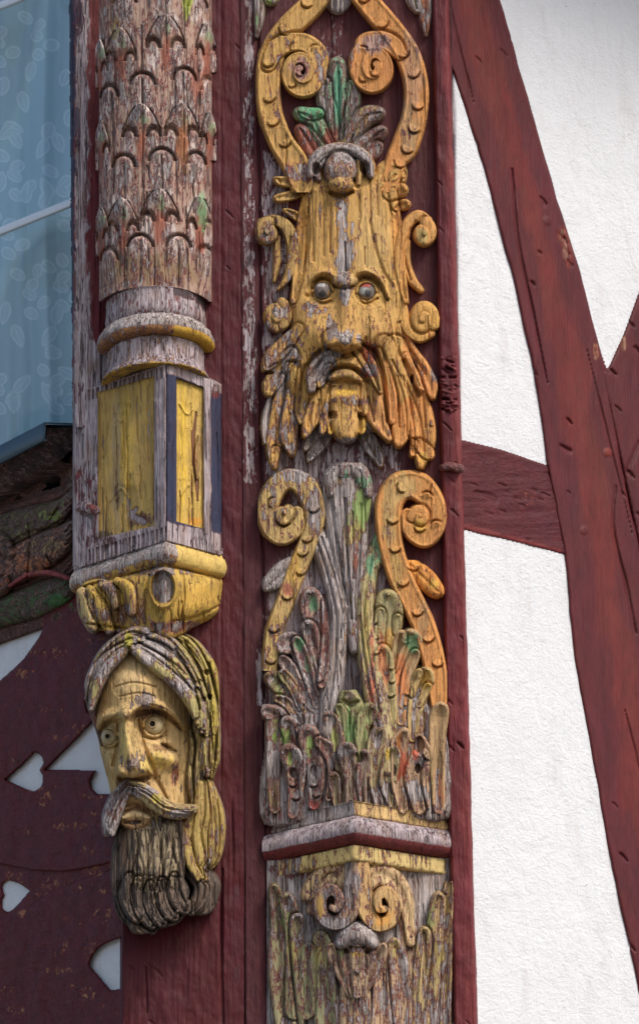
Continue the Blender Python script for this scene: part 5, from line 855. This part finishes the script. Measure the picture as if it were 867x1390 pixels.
# carved beam under the window
F = Field(-60, 575, 128, 905, 1, floor=-10, col=(.13, .055, .035), wear=.45)
F.poly([(-70, 648), (0, 626), (60, 607), (104, 592), (118, 600), (118, 850), (104, 832), (60, 852), (-70, 900)], H=4, edge=3, smooth=False)
F.H -= 14 * (1 - sm(-4, 4, (F.Y - (690 - .33 * F.X)))) ; F.pzone([(-60, 690), (-60, 668), (35, 646), (32, 660)], (.42, .28, .04), .2)
for pts, H_, c_ in (([(104, 664, 4), (85, 690, 13), (50, 708, 22), (10, 722, 24), (-50, 745, 20)], 26, (.16, .15, .06)), ([(98, 712, 6), (80, 735, 20), (45, 752, 28), (10, 775, 22), (-30, 800, 12)], 30, (.34, .15, .09)), ([(104, 790, 4), (85, 800, 18), (50, 815, 22), (5, 830, 20), (-50, 850, 16)], 20, (.07, .11, .04)), ([(-30, 730, 14), (2, 738, 15), (16, 752, 6)], 34, (.34, .20, .13)), ([(-20, 800, 16), (4, 796, 12), (10, 785, 5)], 36, (.4, .14, .07))):
    F.stroke(pts, H_, z=2, ol=6, col=c_, wear=.5, p=2, crease=3)
F.stroke([(15, 795, 3), (40, 780, 4), (70, 778, 4), (96, 786, 3)], 26, z=6, col=(.3, .06, .06), wear=.3)
for p in ([(40, 712), (42, 740), (38, 790)], [(70, 705), (80, 690)], [(65, 755), (72, 765)], [(20, 740), (60, 720), (95, 700)]): F.cut(p, 8, 1.6)
for k in range(22): y = 680 + k * 6; F.cut([(90 + (k % 3) * 2, y + 6, 1), (103, y - 3, 1.4)], 5, 1.5, 2)
F.zone(74, 700, 22, 9, (.20, .24, .06), .25); F.zone(60, 742, 24, 12, (.26, .20, .08), .45); F.zone(40, 765, 26, 12, (.42, .15, .06), .35); F.zone(82, 815, 24, 10, (.05, .14, .03), .25); F.zone(98, 700, 12, 60, (.30, .22, .2), .8)
F.grain(1.2, 14, 3, 2.5, 7)
tag(F.mesh('carved_sill_beam', MB, None, LW), 'dark weathered beam carved with green and red leaves beneath the window sill', 'carved beam')
# plaster and heart boards
F = Field(-70, 800, 190, 1470, 3, floor=-6); F.poly([(-65, 805), (174, 805), (174, 1465), (-65, 1465)], H=3, edge=3, smooth=False); F.H += fbm(F.X / 40, F.Y / 40, 3, 3)
tag(F.mesh('plaster_panel', MPL, None, LW.off(-7)), 'bluish white plaster showing through the heart cutouts behind the dark red boards', 'plaster panel')
def board(y0, y1, outline, cuts, label, seed, off, wear=.2):
    F = Field(-70, y0, 190, y1, 1, floor=-5, col=(.12, .015, .017), wear=wear); F.poly(outline, H=5, edge=3, smooth=False)
    F.grain(.8, 26, 4, 2.0, seed); rng = np.random.RandomState(seed)
    for k in range(24): x, y = rng.uniform(-10, 150), rng.uniform(y0, y1); F.zone(x, y, rng.uniform(10, 26), rng.uniform(4, 9), None, .46, 1, rag=1.3)
    for c in cuts: F.notch(c, smooth=False)
    return tag(F.mesh('heart_board', MTR, None, LW.off(off)), label, 'cutout board', 'dark red cutout boards under the window')
hz = lambda *p: cr([(x / 2.955, 830 + y / 2.955) for x, y in p], 4)[:, :2]
heart1 = np.vstack([hz((22, 675), (90, 615), (140, 566)), hz((146, 565), (168, 580), (175, 610), (160, 638)), hz((164, 642), (174, 662), (168, 700), (140, 722), (110, 716), (60, 694))])
big = [(61, 1045), (91, 1016), (130, 975), (175, 940), (175, 1079), (152, 1079), (132, 1078), (125, 1072), (122, 1060), (127, 1050), (131, 1046.5)]
corner = [(-90, 880), (-90, 960), (-20, 938), (0, 925), (16, 911), (35, 892), (52, 868), (58, 856)]
board(800, 1200, [(-65, 805), (174, 805), (174, 1172), (150, 1171), (120, 1178), (85, 1183), (45, 1181), (0, 1172), (-65, 1160)], [heart1, big, [(116, 952), (124, 950), (133, 968), (128, 972), (119, 966)], corner + [(58, 800), (-90, 800)]], 'dark red board with a heart and arrow cutout beside the carved head', 21, 0)
board(1150, 1260, [(-65, 1150), (174, 1150), (174, 1250), (-65, 1250)], [np.vstack([hz((41 * 2.955, 379 * 2.955), (80, 1092), (45, 1080)), hz((30, 1080), (14, 1092), (12, 1115), (20, 1140)), hz((10, 1155), (10, 1185), (22, 1202), (45, 1201), (80, 1168))])], 'recessed dark red board holding the small heart cutout at the lower left', 22, -4)
board(1165, 1465, [(-65, 1268), (0, 1248), (40, 1232), (68, 1212), (110, 1194), (150, 1181), (174, 1176), (174, 1460), (-65, 1460)], [cr([(122, 1312), (124, 1300), (135, 1286), (152, 1277), (178, 1268)], 4)[:, :2].tolist() + [(190, 1340), (150, 1345)]], 'lowest dark red board with orange scuffs and part of a heart cutout', 23, 1, .24)
# ================================================================== EAVES (out of frame, shades the top of the right wall)
E0 = RW.at(np.array(648.), np.array(-430.)); dE = np.array([math.cos(math.radians(39)), math.sin(math.radians(39)), 0]); V = []
for k in (0, 1):
    for o_, z_ in ((-20, 0), (480, 0), (480, 60), (-20, 260)): V.append(E0 + dE * (k * 2600) + RW.n * o_ + np.array([0, 0, z_]))
ev = mk('eaves', V, [(0, 1, 2, 3), (7, 6, 5, 4), (0, 4, 5, 1), (1, 5, 6, 2), (2, 6, 7, 3), (3, 7, 4, 0)], MT, None, DKR, .2, smooth=False); tag(ev, kind='structure')
# ================================================================== CAMERA, LIGHT
cam = bpy.data.cameras.new('camera'); co_ = bpy.data.objects.new('camera', cam); COL.objects.link(co_); SC.camera = co_
cam.sensor_fit = 'VERTICAL'; cam.sensor_height = 24; cam.lens = FOC / H0 * 24; cam.clip_end = 2000; cam.clip_start = .1
from mathutils import Matrix
Mx = Matrix(((Rv[0], Uv[0], -Fv[0], CAM[0] * S), (Rv[1], Uv[1], -Fv[1], CAM[1] * S), (Rv[2], Uv[2], -Fv[2], CAM[2] * S), (0, 0, 0, 1))); co_.matrix_world = Mx
SUN_EL, SUN_AZ = math.radians(50), math.radians(49)     # azimuth to the right of the viewing direction's back
w = bpy.data.worlds.new('World'); SC.world = w; w.use_nodes = True; nt = w.node_tree; nt.nodes.clear()
sky = nt.nodes.new('ShaderNodeTexSky'); sky.sky_type = 'NISHITA'; sky.sun_disc = False; sky.sun_elevation = SUN_EL; sky.sun_rotation = math.pi - SUN_AZ; sky.air_density = 1.0; sky.dust_density = 3.0; sky.ozone_density = .8
bg = nt.nodes.new('ShaderNodeBackground'); bg.inputs[1].default_value = .14; out = nt.nodes.new('ShaderNodeOutputWorld'); nt.links.new(sky.outputs[0], bg.inputs[0]); nt.links.new(bg.outputs[0], out.inputs[0])
sd = Vector((math.sin(SUN_AZ) * math.cos(SUN_EL), -math.cos(SUN_AZ) * math.cos(SUN_EL), math.sin(SUN_EL)))
L = bpy.data.lights.new('sun', 'SUN'); L.energy = 1.85; L.angle = math.radians(16); L.color = (1, .975, .94); lo = bpy.data.objects.new('sun', L); COL.objects.link(lo); lo.rotation_euler = sd.to_track_quat('Z', 'Y').to_euler()
SC.view_settings.view_transform = 'Standard'; SC.view_settings.look = 'None'; SC.view_settings.gamma = 1; SC.view_settings.exposure = .36
SC.render.resolution_x = 638; SC.render.resolution_y = 1024
